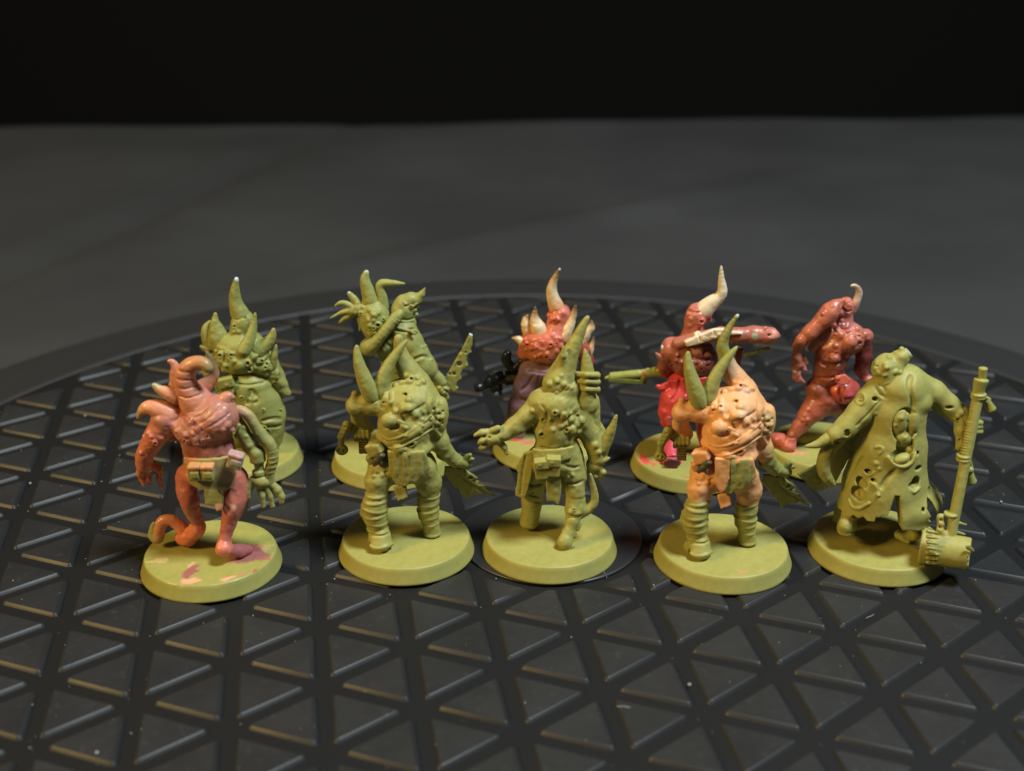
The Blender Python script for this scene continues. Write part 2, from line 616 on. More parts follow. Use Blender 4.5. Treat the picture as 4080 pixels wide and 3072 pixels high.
# ------------------------------------------------------------------ ribbed turntable
TX, TY, TR = 7.4, 209.6, 140.7
GTH, GOX, GOY, GA, GE = math.radians(-20.3), -16.577, 173.16, 16.368, 12.2


def build_turntable():
    m, nt, bs, N, L = node_mat('black_plastic')
    tc = N('ShaderNodeTexCoord')
    n1 = N('ShaderNodeTexNoise'); n1.inputs['Scale'].default_value = 0.55; n1.inputs['Detail'].default_value = 7; n1.inputs['Roughness'].default_value = .62
    L(tc.outputs['Object'], n1.inputs['Vector'])
    geo = N('ShaderNodeNewGeometry')
    L(geo.outputs['Position'], n1.inputs['Vector'])
    cr = N('ShaderNodeValToRGB')
    cr.color_ramp.elements[0].position = .3; cr.color_ramp.elements[0].color = (0.019, 0.019, 0.019, 1)
    cr.color_ramp.elements[1].position = .75; cr.color_ramp.elements[1].color = (0.026, 0.026, 0.026, 1)
    L(n1.outputs['Fac'], cr.inputs[0]); L(cr.outputs[0], bs.inputs['Base Color'])
    mr = N('ShaderNodeMapRange'); mr.inputs[3].default_value = .38; mr.inputs[4].default_value = .56
    L(n1.outputs['Fac'], mr.inputs[0]); L(mr.outputs[0], bs.inputs['Roughness'])
    n2 = N('ShaderNodeTexNoise'); n2.inputs['Scale'].default_value = 22; n2.inputs['Detail'].default_value = 4
    L(geo.outputs['Position'], n2.inputs['Vector'])
    bu = N('ShaderNodeBump'); bu.inputs['Strength'].default_value = .10; bu.inputs['Distance'].default_value = .01
    L(n2.outputs['Fac'], bu.inputs['Height']); L(bu.outputs[0], bs.inputs['Normal'])

    m_g, nt, bs, N, L = node_mat('groove_plastic')
    bs.inputs['Base Color'].default_value = (.0125, .0125, .0128, 1); bs.inputs['Roughness'].default_value = .6; bs.inputs['Specular IOR Level'].default_value = .15
    bs = m.node_tree.nodes['Principled BSDF']; bs.inputs['Specular IOR Level'].default_value = .36
    root = bpy.data.objects.new('turntable', None)
    COL.objects.link(root)
    root.location = (TX * S, TY * S, TABLE_Z * S)
    tag(root, 'round black plastic turntable with a raised triangle pattern, under all the miniatures', 'turntable')
    DEP = 0.42
    z0 = -TABLE_Z
    n = 256

    def lathe(name, prof, mt):
        V = [(r * math.cos(2 * math.pi * i / n) * S, r * math.sin(2 * math.pi * i / n) * S, z * S) for r, z in prof for i in range(n)]
        F_ = [(j * n + i, j * n + (i + 1) % n, (j + 1) * n + (i + 1) % n, (j + 1) * n + i) for j in range(len(prof) - 1) for i in range(n)]
        F_.append(tuple(range(n))[::-1]); F_.append(tuple((len(prof) - 1) * n + i for i in range(n)))
        return link(name, mesh_of(name, V, F_, mt), root)
    d = lathe('disc', [(150, 0.2), (160, 1.2), (163.2, 3.2), (164, 5.2), (164.1, 7.2), (163.6, 8.0), (162.4, 8.4), (152, 9.3), (143.4, 10.3),
                       (143.2, z0 - DEP - .2), (60, z0 - DEP - .2), (20, z0 - DEP - .2)], m_g)
    RIM = [(163.6, 8.05), (162.4, 8.5), (152, 9.4), (143.6, 10.35), (142.3, z0 - .15), (141.5, z0), (141.0, z0 - .12), (140.7, z0 - DEP + .2), (140.4, z0 - DEP - .1)]
    HUB_M, nt, bs, N, L = node_mat('hub_plastic')
    bs.inputs['Base Color'].default_value = (.019, .019, .020, 1); bs.inputs['Roughness'].default_value = .42
    lathe('hub', [(17.3, z0 - DEP - .3), (17.3, z0 - .25), (17.1, z0 - .08), (16.8, z0 - .02), (10, z0 - .02)], HUB_M)

    def clip(poly, nx, ny, c):
        out = []
        for i in range(len(poly)):
            a, b = poly[i], poly[(i + 1) % len(poly)]
            da, db = a[0] * nx + a[1] * ny - c, b[0] * nx + b[1] * ny - c
            if da <= 0:
                out.append(a)
            if (da < 0 < db) or (db < 0 < da):
                t = da / (da - db)
                out.append((a[0] + (b[0] - a[0]) * t, a[1] + (b[1] - a[1]) * t))
        return out

    m_top, nt, bs, N, L = node_mat('tile_plastic')
    geo = N('ShaderNodeNewGeometry')
    n1 = N('ShaderNodeTexNoise'); n1.inputs['Scale'].default_value = 0.5; n1.inputs['Detail'].default_value = 8; n1.inputs['Roughness'].default_value = .65
    L(geo.outputs['Position'], n1.inputs['Vector'])
    cr = N('ShaderNodeValToRGB')
    cr.color_ramp.elements[0].position = .3; cr.color_ramp.elements[0].color = (0.019, 0.019, 0.019, 1)
    cr.color_ramp.elements[1].position = .75; cr.color_ramp.elements[1].color = (0.030, 0.030, 0.030, 1)
    L(n1.outputs['Fac'], cr.inputs[0])
    nd = N('ShaderNodeTexNoise'); nd.inputs['Scale'].default_value = 5.0; nd.inputs['Detail'].default_value = 9; nd.inputs['Roughness'].default_value = .72
    L(geo.outputs['Position'], nd.inputs['Vector'])
    md = N('ShaderNodeMapRange'); md.inputs[1].default_value = .56; md.inputs[2].default_value = .80; md.inputs[3].default_value = 0; md.inputs[4].default_value = .55
    L(nd.outputs['Fac'], md.inputs[0])
    mxd = N('ShaderNodeMix'); mxd.data_type = 'RGBA'; mxd.inputs[7].default_value = (.075, .073, .068, 1)
    L(md.outputs[0], mxd.inputs[0]); L(cr.outputs[0], mxd.inputs[6]); L(mxd.outputs[2], bs.inputs['Base Color'])
    bs.inputs['Specular IOR Level'].default_value = .3
    mr = N('ShaderNodeMapRange'); mr.inputs[3].default_value = .36; mr.inputs[4].default_value = .60
    L(n1.outputs['Fac'], mr.inputs[0]); L(mr.outputs[0], bs.inputs['Roughness'])
    n2 = N('ShaderNodeTexNoise'); n2.inputs['Scale'].default_value = 30; n2.inputs['Detail'].default_value = 4
    L(geo.outputs['Position'], n2.inputs['Vector'])
    bu = N('ShaderNodeBump'); bu.inputs['Strength'].default_value = .2; bu.inputs['Distance'].default_value = .01
    L(n2.outputs['Fac'], bu.inputs['Height']); L(bu.outputs[0], bs.inputs['Normal'])

    m_rim, nt, bs, N, L = node_mat('rim_plastic')
    bs.inputs['Base Color'].default_value = (.027, .027, .0275, 1); bs.inputs['Roughness'].default_value = .5
    V = [(r * math.cos(2 * math.pi * i / n) * S, r * math.sin(2 * math.pi * i / n) * S, z * S) for r, z in RIM for i in range(n)]
    link('rim', mesh_of('rim', V, [(j * n + i, j * n + (i + 1) % n, (j + 1) * n + (i + 1) % n, (j + 1) * n + i) for j in range(len(RIM) - 1) for i in range(n)], m_rim), root)

    def tile_mesh(name, poly):
        V, F_ = prism(poly)
        me = mesh_of(name, V, F_, m_top)
        me.polygons[len(F_) - 1].use_smooth = False
        me.materials.append(m)
        me.polygons.foreach_set('material_index', [1] * (len(F_) - 1) + [0])
        return me

    def prism(poly):
        """bevelled raised tile, outline in mm about its centre"""
        V = []; k = len(poly)
        cx = sum(p[0] for p in poly) / k; cy = sum(p[1] for p in poly) / k
        # distance to inset by bevel
        for ins, z in ((-.12, z0 - DEP - .3), (.10, z0 - .36), (.30, z0 - .15), (.42, z0 - .035), (.55, z0)):
            for i in range(k):
                p0, p1, p2 = poly[i - 1], poly[i], poly[(i + 1) % k]
                e1 = (p1[0] - p0[0], p1[1] - p0[1]); e2 = (p2[0] - p1[0], p2[1] - p1[1])
                l1 = math.hypot(*e1) or 1e-6; l2 = math.hypot(*e2) or 1e-6
                n1_ = (-e1[1] / l1, e1[0] / l1); n2_ = (-e2[1] / l2, e2[0] / l2)
                dn = 1 + n1_[0] * n2_[0] + n1_[1] * n2_[1]
                dn = max(dn, .3)
                V.append(((p1[0] + (n1_[0] + n2_[0]) / dn * ins) * S, (p1[1] + (n1_[1] + n2_[1]) / dn * ins) * S, z * S))
        F_ = [(j * k + i, j * k + (i + 1) % k, (j + 1) * k + (i + 1) % k, (j + 1) * k + i) for j in range(4) for i in range(k)]
        F_.append(tuple(4 * k + i for i in range(k)))
        return V, F_

    A1 = (GA * math.cos(GTH), GA * math.sin(GTH)); A2 = (GA * math.cos(GTH + math.pi / 3), GA * math.sin(GTH + math.pi / 3))
    rad = GE / math.sqrt(3)
    tri = {}
    for up in (0, 1):
        P_ = []
        for kx in range(3):
            a = GTH + math.radians(-150 + 120 * kx + (0 if up else 60))
            c_, s_ = math.cos(a), math.sin(a)
            # a corner cut a little round
            for t, q in ((-0.095, .868), (-0.034, .92), (0.034, .92), (0.095, .868)):
                P_.append((rad * q * math.cos(a + t), rad * q * math.sin(a + t)))
        tri[up] = P_
    me_full = {u: tile_mesh('tile', tri[u]) for u in (0, 1)}
    tiles = []
    for i in range(-14, 15):
        for j in range(-14, 15):
            for up in (1, 0):
                q = 1 / 3 if up else 2 / 3
                cx = GOX + (i + q) * A1[0] + (j + q) * A2[0] - TX
                cy = GOY + (i + q) * A1[1] + (j + q) * A2[1] - TY
                r = math.hypot(cx, cy)
                if r > TR + 5 or r < 14:
                    continue
                poly = [(x + cx, y + cy) for x, y in tri[up]]
                cut = False
                mx = max(math.hypot(*p) for p in poly); mn = min(math.hypot(*p) for p in poly)
                if mx > TR - 1.2:
                    for t in range(-3, 4):
                        a = math.atan2(cy, cx) + t * .03
                        poly = clip(poly, math.cos(a), math.sin(a), TR - 1.2) if len(poly) > 2 else []
                    cut = True
                if mn < 18.4 + 1.5:
                    a = math.atan2(cy, cx)
                    poly = clip(poly, -math.cos(a), -math.sin(a), -18.9) if len(poly) > 2 else []
                    cut = True
                if cut:
                    pp = []
                    for p in poly:
                        if not pp or math.hypot(p[0] - pp[-1][0], p[1] - pp[-1][1]) > .35:
                            pp.append(p)
                    if len(pp) > 1 and math.hypot(pp[0][0] - pp[-1][0], pp[0][1] - pp[-1][1]) < .35:
                        pp.pop()
                    ar = abs(sum(pp[k - 1][0] * pp[k][1] - pp[k][0] * pp[k - 1][1] for k in range(len(pp)))) / 2 if len(pp) > 2 else 0
                    if ar < 6:
                        continue
                    poly = pp
                wy = cy + TY; wx = cx + TX
                dep = wy * math.cos(PITCH) + CAMH * math.sin(PITCH)
                u_ = abs(FOC * wx / dep) / 2040
                v_ = (-FOC * (wy * math.sin(PITCH) - CAMH * math.cos(PITCH)) / dep) / 1536
                seen = u_ < 1.06 and v_ < 1.08 and wy > 20
                tiles.append((0 if seen else 1, dep, cx, cy, up, poly if cut else None))
    tiles.sort(key=lambda t: t[:2])
    bv, bf = [], []
    for k, (seen, dep, cx, cy, up, poly) in enumerate(tiles):
        if k < 300:
            if poly is None:
                o = link('tile', me_full[up], root)
            else:
                o = link('tile', tile_mesh('tile', [(x - cx, y - cy) for x, y in poly]), root)
            o.location = (cx * S, cy * S, 0)
        else:
            V, F_ = prism([(x + cx, y + cy) for x, y in tri[up]] if poly is None else poly)
            b = len(bv); bv += V; bf += [tuple(x + b for x in f) for f in F_]
    def far_mesh(V, F_):
        me = mesh_of('far_tiles', V, F_, m_top)
        me.polygons.foreach_set('use_smooth', [len(f) == 4 for f in F_])
        me.materials.append(m)
        me.polygons.foreach_set('material_index', [1 if len(f) == 4 else 0 for f in F_])
        return me
    if bv:
        tag(link('far_tiles', far_mesh(bv, bf), root), kind='stuff')
    # dust on the plastic
    dm, nt, bs, N, L = node_mat('dust')
    bs.inputs['Base Color'].default_value = (0.34, 0.335, 0.32, 1); bs.inputs['Roughness'].default_value = .9
    rs = random.Random(8)
    bm = bmesh.new()
    for _ in range(560):
        a, r = rs.random() * 2 * math.pi, 138 * math.sqrt(rs.random())
        x, y = TX + r * math.cos(a), TY + r * math.sin(a)
        g = rs.random()
        rr = .05 + .09 * g ** 3 + (.14 if g > .985 else 0)
        mt = Matrix.Translation((x * S, y * S, (rr * .6) * S)) @ Matrix.Rotation(rs.random() * 3, 4, 'Z') @ Matrix.Diagonal((rr * S * (1 + rs.random() * (2.4 if g < .3 else .5)), rr * S, rr * S * .7, 1))
        bmesh.ops.create_icosphere(bm, subdivisions=1, radius=1, matrix=mt)
    for _ in range(14):
        a, r = rs.random() * 2 * math.pi, 135 * math.sqrt(rs.random())
        x, y, h = TX + r * math.cos(a), TY + r * math.sin(a), rs.random() * 6.3
        prev = None
        for k in range(8):
            ring = [bm.verts.new(((x + .035 * math.cos(q + h)) * S, (y + .035 * math.sin(q + h)) * S, (.05 + .035 * math.sin(q)) * S)) for q in (0, 2.1, 4.2)]
            if prev:
                for q in range(3):
                    bm.faces.new((prev[q], prev[(q + 1) % 3], ring[(q + 1) % 3], ring[q]))
            prev = ring
            h += rs.uniform(-.5, .5)
            x += .3 * math.cos(h); y += .3 * math.sin(h)
    me = bpy.data.meshes.new('dust'); bm.to_mesh(me); bm.free(); me.materials.append(dm)
    tag(link('dust', me), 'pale dust specks scattered over the black turntable', 'dust', kind='stuff')


build_table()
build_turntable()
# ------------------------------------------------------------------ the ten miniatures
GREEN = (0.345, 0.324, 0.088)
GREEN2 = (0.312, 0.305, 0.084)
WORN = (0.62, 0.72, 0.76)
CREAM = srgb(205, 185, 150)


def spots(p, cx, cy, rx, ry, n, r0, r1, seed, craters=0.3, col=None):
    rs = random.Random(seed)
    for _ in range(n):
        a, r = rs.random() * 6.283, math.sqrt(rs.random())
        x, y = cx + rx * r * math.cos(a), cy + ry * r * math.sin(a)
        q = r0 + (r1 - r0) * rs.random() ** 2
        if rs.random() < craters:
            p.crater((x, y, q * 1.15))
        else:
            p.pimple((x, y, q), col=col)


def wraps(p, pts, n, flat=.55, seed=1, col=None):
    """cloth wound round a limb: overlapping tilted rings along the points (x, y, d, r)"""
    rs = random.Random(seed)
    q = spline(pts, 8)
    for i in range(n):
        x, y, d, r = q[int(i * (len(q) - 1) / (n - 1))]
        p.ball(x, y, d, r * (1.0 + .05 * rs.uniform(-1, 1)), r * flat, p.fr.R(r, d), k=0.05, col=col, rot=rs.uniform(-11, 11))


def horned_brawler(fr, label, skin, cloth, arm, seed, dabs=(), sat='matte', paint=None, place=None):
    """Broad hunched mutant with two shoulder horns, a horned hood, wrapped legs and a ragged blade."""
    e = figure(fr, label, GREEN, dabs, seed)
    if place:
        e.location = (place[0] * S, place[1] * S, 0); e.rotation_euler = (0, 0, math.radians(place[2]))
    b = Part(fr, 'body', (150, 300, 900, 1110), -9, 9, skin, mat=sat)
    # legs above the wraps, pelvis
    b.tube([(400, 880, -1.5, 85), (368, 960, -3, 72), (365, 1070, -3.5, 62)], k=.8)
    b.tube([(640, 880, -.5, 85), (675, 960, 0, 76), (680, 1060, .3, 62)], k=.8)
    b.ball(515, 855, -.3, 190, 125, 4.3, k=1.2)
    # hunched trunk
    b.ball(545, 620, 0, 170, 190, 5.2, k=1.2)
    b.ball(565, 470, .8, 175, 125, 5.0, k=1.5)
    b.ball(560, 740, -.8, 150, 70, 4.6, k=.8)
    b.ball(600, 380, 2, 92, 80, 3, k=1.0)
    # left arm out to the side, forearm turned away
    b.tube([(440, 500, 0, 88), (330, 495, -.3, 68), (235, 505, -.3, 56)], k=.8)
    b.tube([(235, 510, -.3, 54), (260, 580, 2.5, 46), (310, 640, 4.5, 42)], k=.5)
    b.tube([(235, 480, -.5, 34), (235, 440, -.5, 20)], k=.4)
    # right shoulder and arm
    b.ball(735, 570, -.2, 62, 120, 2.6, k=.5, rot=-8)
    b.tube([(700, 640, .5, 80), (745, 740, 0, 58)], k=.8)
    b.tube([(745, 720, 0, 55), (775, 790, .8, 50), (835, 838, 2, 40), (868, 850, 2.4, 36)], k=.5, col=arm)
    b.lumps(.12, 1.9)
    # swollen boils, ribs and folds of the back
    b.ball(440, 600, -4.3, 52, 46, 1.2, k=.3)
    b.ball(548, 525, -4.2, 44, 34, 1.0, k=.4)
    b.groove([(455, 450), (462, 520), (500, 580)], 7, k=.25)
    b.groove([(520, 560), (590, 545), (655, 500)], 8, k=.25)
    b.groove([(410, 640), (470, 655), (520, 630)], 7, k=.25)
    b.ridge([(455, 430), (468, 520), (512, 600)], 13, k=.3)
    b.pimple((600, 565, 26), (645, 550, 16), (560, 480, 26), (420, 470, 24), (450, 500, 20), (480, 545, 18), (330, 470, 14), (380, 450, 20),
             (270, 520, 12), (640, 600, 18), (500, 770, 44), (540, 775, 20), (610, 385, 22), (560, 370, 26), (640, 370, 22), (520, 380, 24), (480, 390, 18))
    b.crater((575, 345, 19), (540, 440, 21), (410, 490, 20), (575, 735, 31))
    b.pit((710, 530, 10), (740, 560, 12), (765, 545, 9), (745, 600, 11), (720, 590, 8), (765, 620, 10), (735, 640, 9))
    b.pimple((730, 545, 14), (760, 580, 14), (725, 615, 12), (750, 500, 12))
    b.ridge([(690, 470), (680, 560), (700, 640), (745, 690)], 12, k=.2)
    spots(b, 590, 660, 70, 40, 7, 9, 16, seed + 3, .2)
    spots(b, 400, 470, 70, 40, 8, 8, 15, seed + 5, .2)
    b.groove([(330, 900), (380, 930), (430, 910)], 7, k=.2)
    b.pimple((370, 900, 18), (400, 930, 16), (350, 940, 14))
    if paint:
        paint(b)
    b.build(e)
    # harness straps across the back
    st = Part(fr, 'strap', (370, 560, 780, 800), -8, 3, skin, vox=.15, mat=sat)
    for pts, r, sink in (([(392, 700), (430, 742), (500, 730), (560, 695), (620, 655), (695, 600)], 34, .82), ([(386, 660), (395, 690), (430, 716), (500, 704), (560, 668), (620, 628), (690, 570)], 10, .2),
                         ([(395, 735), (450, 772), (520, 757), (600, 712), (700, 650)], 8, .2)):
        path = b._path(pts); rr = fr.R(r)
        for a_, c_ in zip(path, path[1:]):
            if abs(a_[1] - c_[1]) < 2:
                st.cone(a_ + np.array([0, sink * rr, 0]), c_ + np.array([0, sink * rr, 0]), rr, rr, .1)
    for x, y, r in ((510, 610, 26), (530, 640, 24)):
        p_ = b.surf(x, y)
        st.boxm(p_, (fr.R(r), .35, fr.R(13)), rot=-25, rnd=.15)
    for x, y in ((540, 690), (500, 615), (690, 590), (640, 630)):
        p_ = b.surf(x, y); st.ell(p_, (fr.R(13),) * 3, .05)
    st.build(e)
    # horns
    hg = dict(mat='matte')
    horn(fr, 'horn', [(335, 450, -1, 52), (300, 370, -1.2, 46), (262, 270, -1, 33), (246, 190, -.6, 20), (245, 152, -.4, 9)], arm, e, **hg)
    horn(fr, 'horn', [(385, 440, -.4, 52), (405, 340, -.2, 42), (450, 245, .4, 31), (505, 165, 1, 20), (545, 117, 1.4, 8)], arm, e, **hg)
    hp = [(610, 390, 2.0, 86), (560, 300, 2.4, 66), (518, 220, 2.6, 47), (500, 150, 2.6, 31), (497, 100, 2.6, 25)]
    if paint:
        hp = [(610, 390, 2.0, 86), (565, 310, 2.4, 64), (522, 235, 2.6, 44), (478, 150, 2.6, 36), (468, 90, 2.6, 30), (500, 0, 2.6, 19), (540, -72, 2.6, 9)]
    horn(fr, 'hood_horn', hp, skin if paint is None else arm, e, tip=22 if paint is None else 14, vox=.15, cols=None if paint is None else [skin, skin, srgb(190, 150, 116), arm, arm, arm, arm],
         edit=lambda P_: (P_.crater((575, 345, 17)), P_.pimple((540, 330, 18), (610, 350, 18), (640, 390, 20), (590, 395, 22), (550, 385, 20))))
    # cloth hanging from the belt
    lc = Part(fr, 'loincloth', (420, 770, 720, 1110), -8, 2, cloth, vox=.16)
    lc.plate([(430, 785, -5), (655, 785, -5), (690, 890, -4.6), (640, 930, -4.6), (600, 975, -4.8), (570, 962, -4.9), (545, 995, -4.9), (487, 992, -5), (440, 925, -4.9)], .75, bend=.035, rnd=.2)
    for x in (480, 535, 580, 622):
        lc.ridge([(x, 800), (x + 5, 870), (x + 3, 930)], 9, k=.5, sink=1.0)
    lc.plate([(465, 1000, -4), (545, 985, -4), (552, 1060, -4.4), (492, 1086, -4.6)], .6, rnd=.2)
    if paint:
        lc.plate([(428, 780, -5.1), (512, 780, -5.2), (520, 900, -5.2), (500, 975, -5.3), (480, 994, -5.3), (438, 926, -5.1)], .8, rnd=.2, k=.1, col=skin)
        lc.dab(665, 800, 46, skin, .4).dab(510, 1040, 62, skin, .3).dab(680, 900, 34, skin, .5)
    lc.build(e)
    # belt pouches on the left hip
    po = Part(fr, 'pouch', (290, 710, 430, 890), -7, 2, skin)
    po.box(352, 770, -3.6, 40, 40, 1.1, rot=24, yaw=-20, rnd=.25)
    po.box(378, 762, -3.9, 24, 30, 1.2, rot=24, yaw=-20, rnd=.25)
    po.box(330, 830, -3.2, 24, 26, .8, rot=30, rnd=.2)
    po.build(e)
    po = Part(fr, 'flask', (310, 760, 430, 890), -8, 0, (.10, .08, .035), mat='satin')
    po.rod(398, 795, -4.6, 350, 862, -4.4, 26, 22, rnd=.3)
    po.build(e)
    # wrapped legs and boots
    for (pts, foot, sd) in (
            (((362, 1040, -3.4, 72), (352, 1110, -3.6, 82), (358, 1180, -3.6, 80), (372, 1250, -3.6, 66)), 'L', 2),
            (((682, 1000, .2, 70), (676, 1080, .3, 74), (676, 1150, .3, 70), (690, 1215, .2, 58)), 'R', 5)):
        w = Part(fr, 'leg_wrap', (230, 960, 480, 1300) if foot == 'L' else (580, 930, 780, 1260), -8 if foot == 'L' else -4, 4, cloth, vox=.16)
        w.tube([(p_[0], p_[1], p_[2], p_[3] * .9) for p_ in pts], k=.3)
        wraps(w, list(pts), 6, flat=.38, seed=sd + seed)
        if foot == 'L':
            w.tube([(292, 1110, -3.2, 22), (285, 1160, -3.2, 22), (300, 1200, -3.4, 14)], k=.2)
            w.pit((385, 1085, 7), (350, 1085, 6))
        w.build(e)
    bt = Part(fr, 'boot', (280, 1220, 480, 1420), -9, 3, cloth, vox=.16)
    bt.tube([(375, 1250, -3.6, 58), (383, 1295, -4.1, 66), (388, 1345, -4.8, 72)], k=.4)
    bt.tube([(388, 1330, -4.4, 62), (370, 1325, -1.5, 55), (350, 1325, 1, 45)], k=.5)
    bt.ridge([(316, 1350), (350, 1372), (400, 1370), (458, 1342)], 12, k=.15)
    bt.groove([(322, 1285), (380, 1300), (440, 1280)], 6, k=.1)
    bt.box(388, 1420, -6.4, 110, 40, 2.2, rot=-12, tilt=35, sub=True, rnd=.3)
    bt.build(e)
    bt = Part(fr, 'boot', (620, 1190, 790, 1310), -4, 5, cloth, vox=.16)
    bt.tube([(690, 1215, .2, 52), (700, 1262, .4, 52)], k=.3)
    bt.tube([(700, 1262, .4, 50), (690, 1262, 3, 44)], k=.3)
    bt.rod(700, 1268, .3, 701, 1286, .3, 58, 56, rnd=.25)
    bt.build(e)
    # left hand round a grip, with its club
    hd = Part(fr, 'hand', (200, 590, 360, 760), 0, 8, arm, vox=.16)
    hd.ball(270, 655, 4.2, 62, 42, 1.6, k=.4)
    for i, x in enumerate((238, 262, 287, 312)):
        hd.tube([(x, 660, 3.0, 17), (x + 2, 692, 2.8, 15), (x + 4, 716 - 3 * i, 3.4, 12)], k=.12)
    hd.tube([(300, 620, 4.2, 26), (235, 625, 3.4, 22), (215, 650, 3, 18)], k=.3)
    hd.build(e)
    cl = Part(fr, 'club', (100, 590, 340, 820), 0, 7, arm, vox=.16)
    cl.rod(188, 628, 2.5, 145, 712, 2.5, 27, 25, rnd=.5, k=.3)
    cl.ball(186, 626, 2.5, 28, k=.2)
    cl.rod(150, 700, 2.5, 152, 760, 2.5, 20, k=.3)
    cl.ball(155, 775, 2.5, 38, 34, k=.3)
    cl.pit((170, 640, 9), (160, 665, 8), (150, 690, 8), (140, 780, 10), (165, 785, 9))
    cl.rod(195, 640, 3.2, 300, 665, 3.8, 22, k=.2)
    cl.box(286, 750, 3.6, 28, 45, .8, col=(.14, .11, .04), rnd=.1)
    for yy in (735, 750, 765, 780):
        cl.rod(256, yy, 2.9, 316, yy, 2.9, 5, sub=True)
    cl.build(e)
    # right hand and the ragged blade
    rh = Part(fr, 'hand', (790, 780, 970, 920), -2, 8, arm, vox=.16)
    rh.ball(890, 852, 2.4, 38, 34, 1.2, k=.3)
    for pts in (((890, 840, 2.2, 20), (912, 815, 2, 16), (928, 806, 1.8, 12)), ((900, 845, 2.3, 18), (928, 832, 2, 14), (945, 832, 1.9, 10)),
                ((905, 862, 2.4, 18), (925, 858, 2.2, 15), (930, 868, 2.2, 11)), ((890, 875, 2.4, 17), (912, 882, 2.3, 14))):
        rh.tube(list(pts), k=.12)
    for x, y in ((838, 838), (852, 846), (824, 832)):
        rh.ball(x, y, 2.2, 14, 44, 1.6, k=.05, rot=-28)
    rh.build(e)
    bl = Part(fr, 'ragged_blade', (720, 800, 1110, 1100), 0, 9, arm, vox=.16)
    bl.plate([(775, 870, 3), (850, 880, 3.2), (905, 905, 3.6), (950, 925, 4), (978, 945, 4.2), (962, 958, 4.2), (985, 966, 4.3), (978, 984, 4.4), (1012, 988, 4.6), (1020, 1012, 4.8), (1092, 1056, 5.5),
              (1050, 1052, 5.2), (1010, 1034, 4.8), (985, 1050, 4.7), (955, 1036, 4.5), (905, 1078, 4.2), (892, 1040, 4), (870, 1036, 3.9), (862, 1002, 3.8), (835, 1000, 3.6), (815, 962, 3.5), (770, 920, 3)], .6, rnd=.25)
    bl.plate([(860, 870, 2.8), (950, 925, 3.4), (978, 945, 3.6), (940, 960, 3.4), (1000, 1000, 3.9), (960, 985, 3.6), (890, 935, 3.0)], .8, rnd=.3, k=.3)
    bl.groove([(880, 940), (960, 1000), (1030, 1040)], 6, k=.2)
    bl.pit((930, 945, 14), (900, 930, 9), (965, 975, 9))
    bl.build(e)
    if place and len(place) > 3:
        for o in e.children:
            if not o.name.startswith('base'):
                o.matrix_local = Matrix.Translation((place[3] * S, 0, 0)) @ Matrix.Rotation(math.radians(place[4]), 4, 'Y')
    return e


FR_B = Frame(-19.35, 203.57, 1260, 1280, 1.5145)
horned_brawler(FR_B, 'all-green broad-backed miniature with two shoulder horns, wrapped legs and a ragged blade', GREEN, GREEN, GREEN2, 1)
FLESH_A = srgb(170, 107, 91)


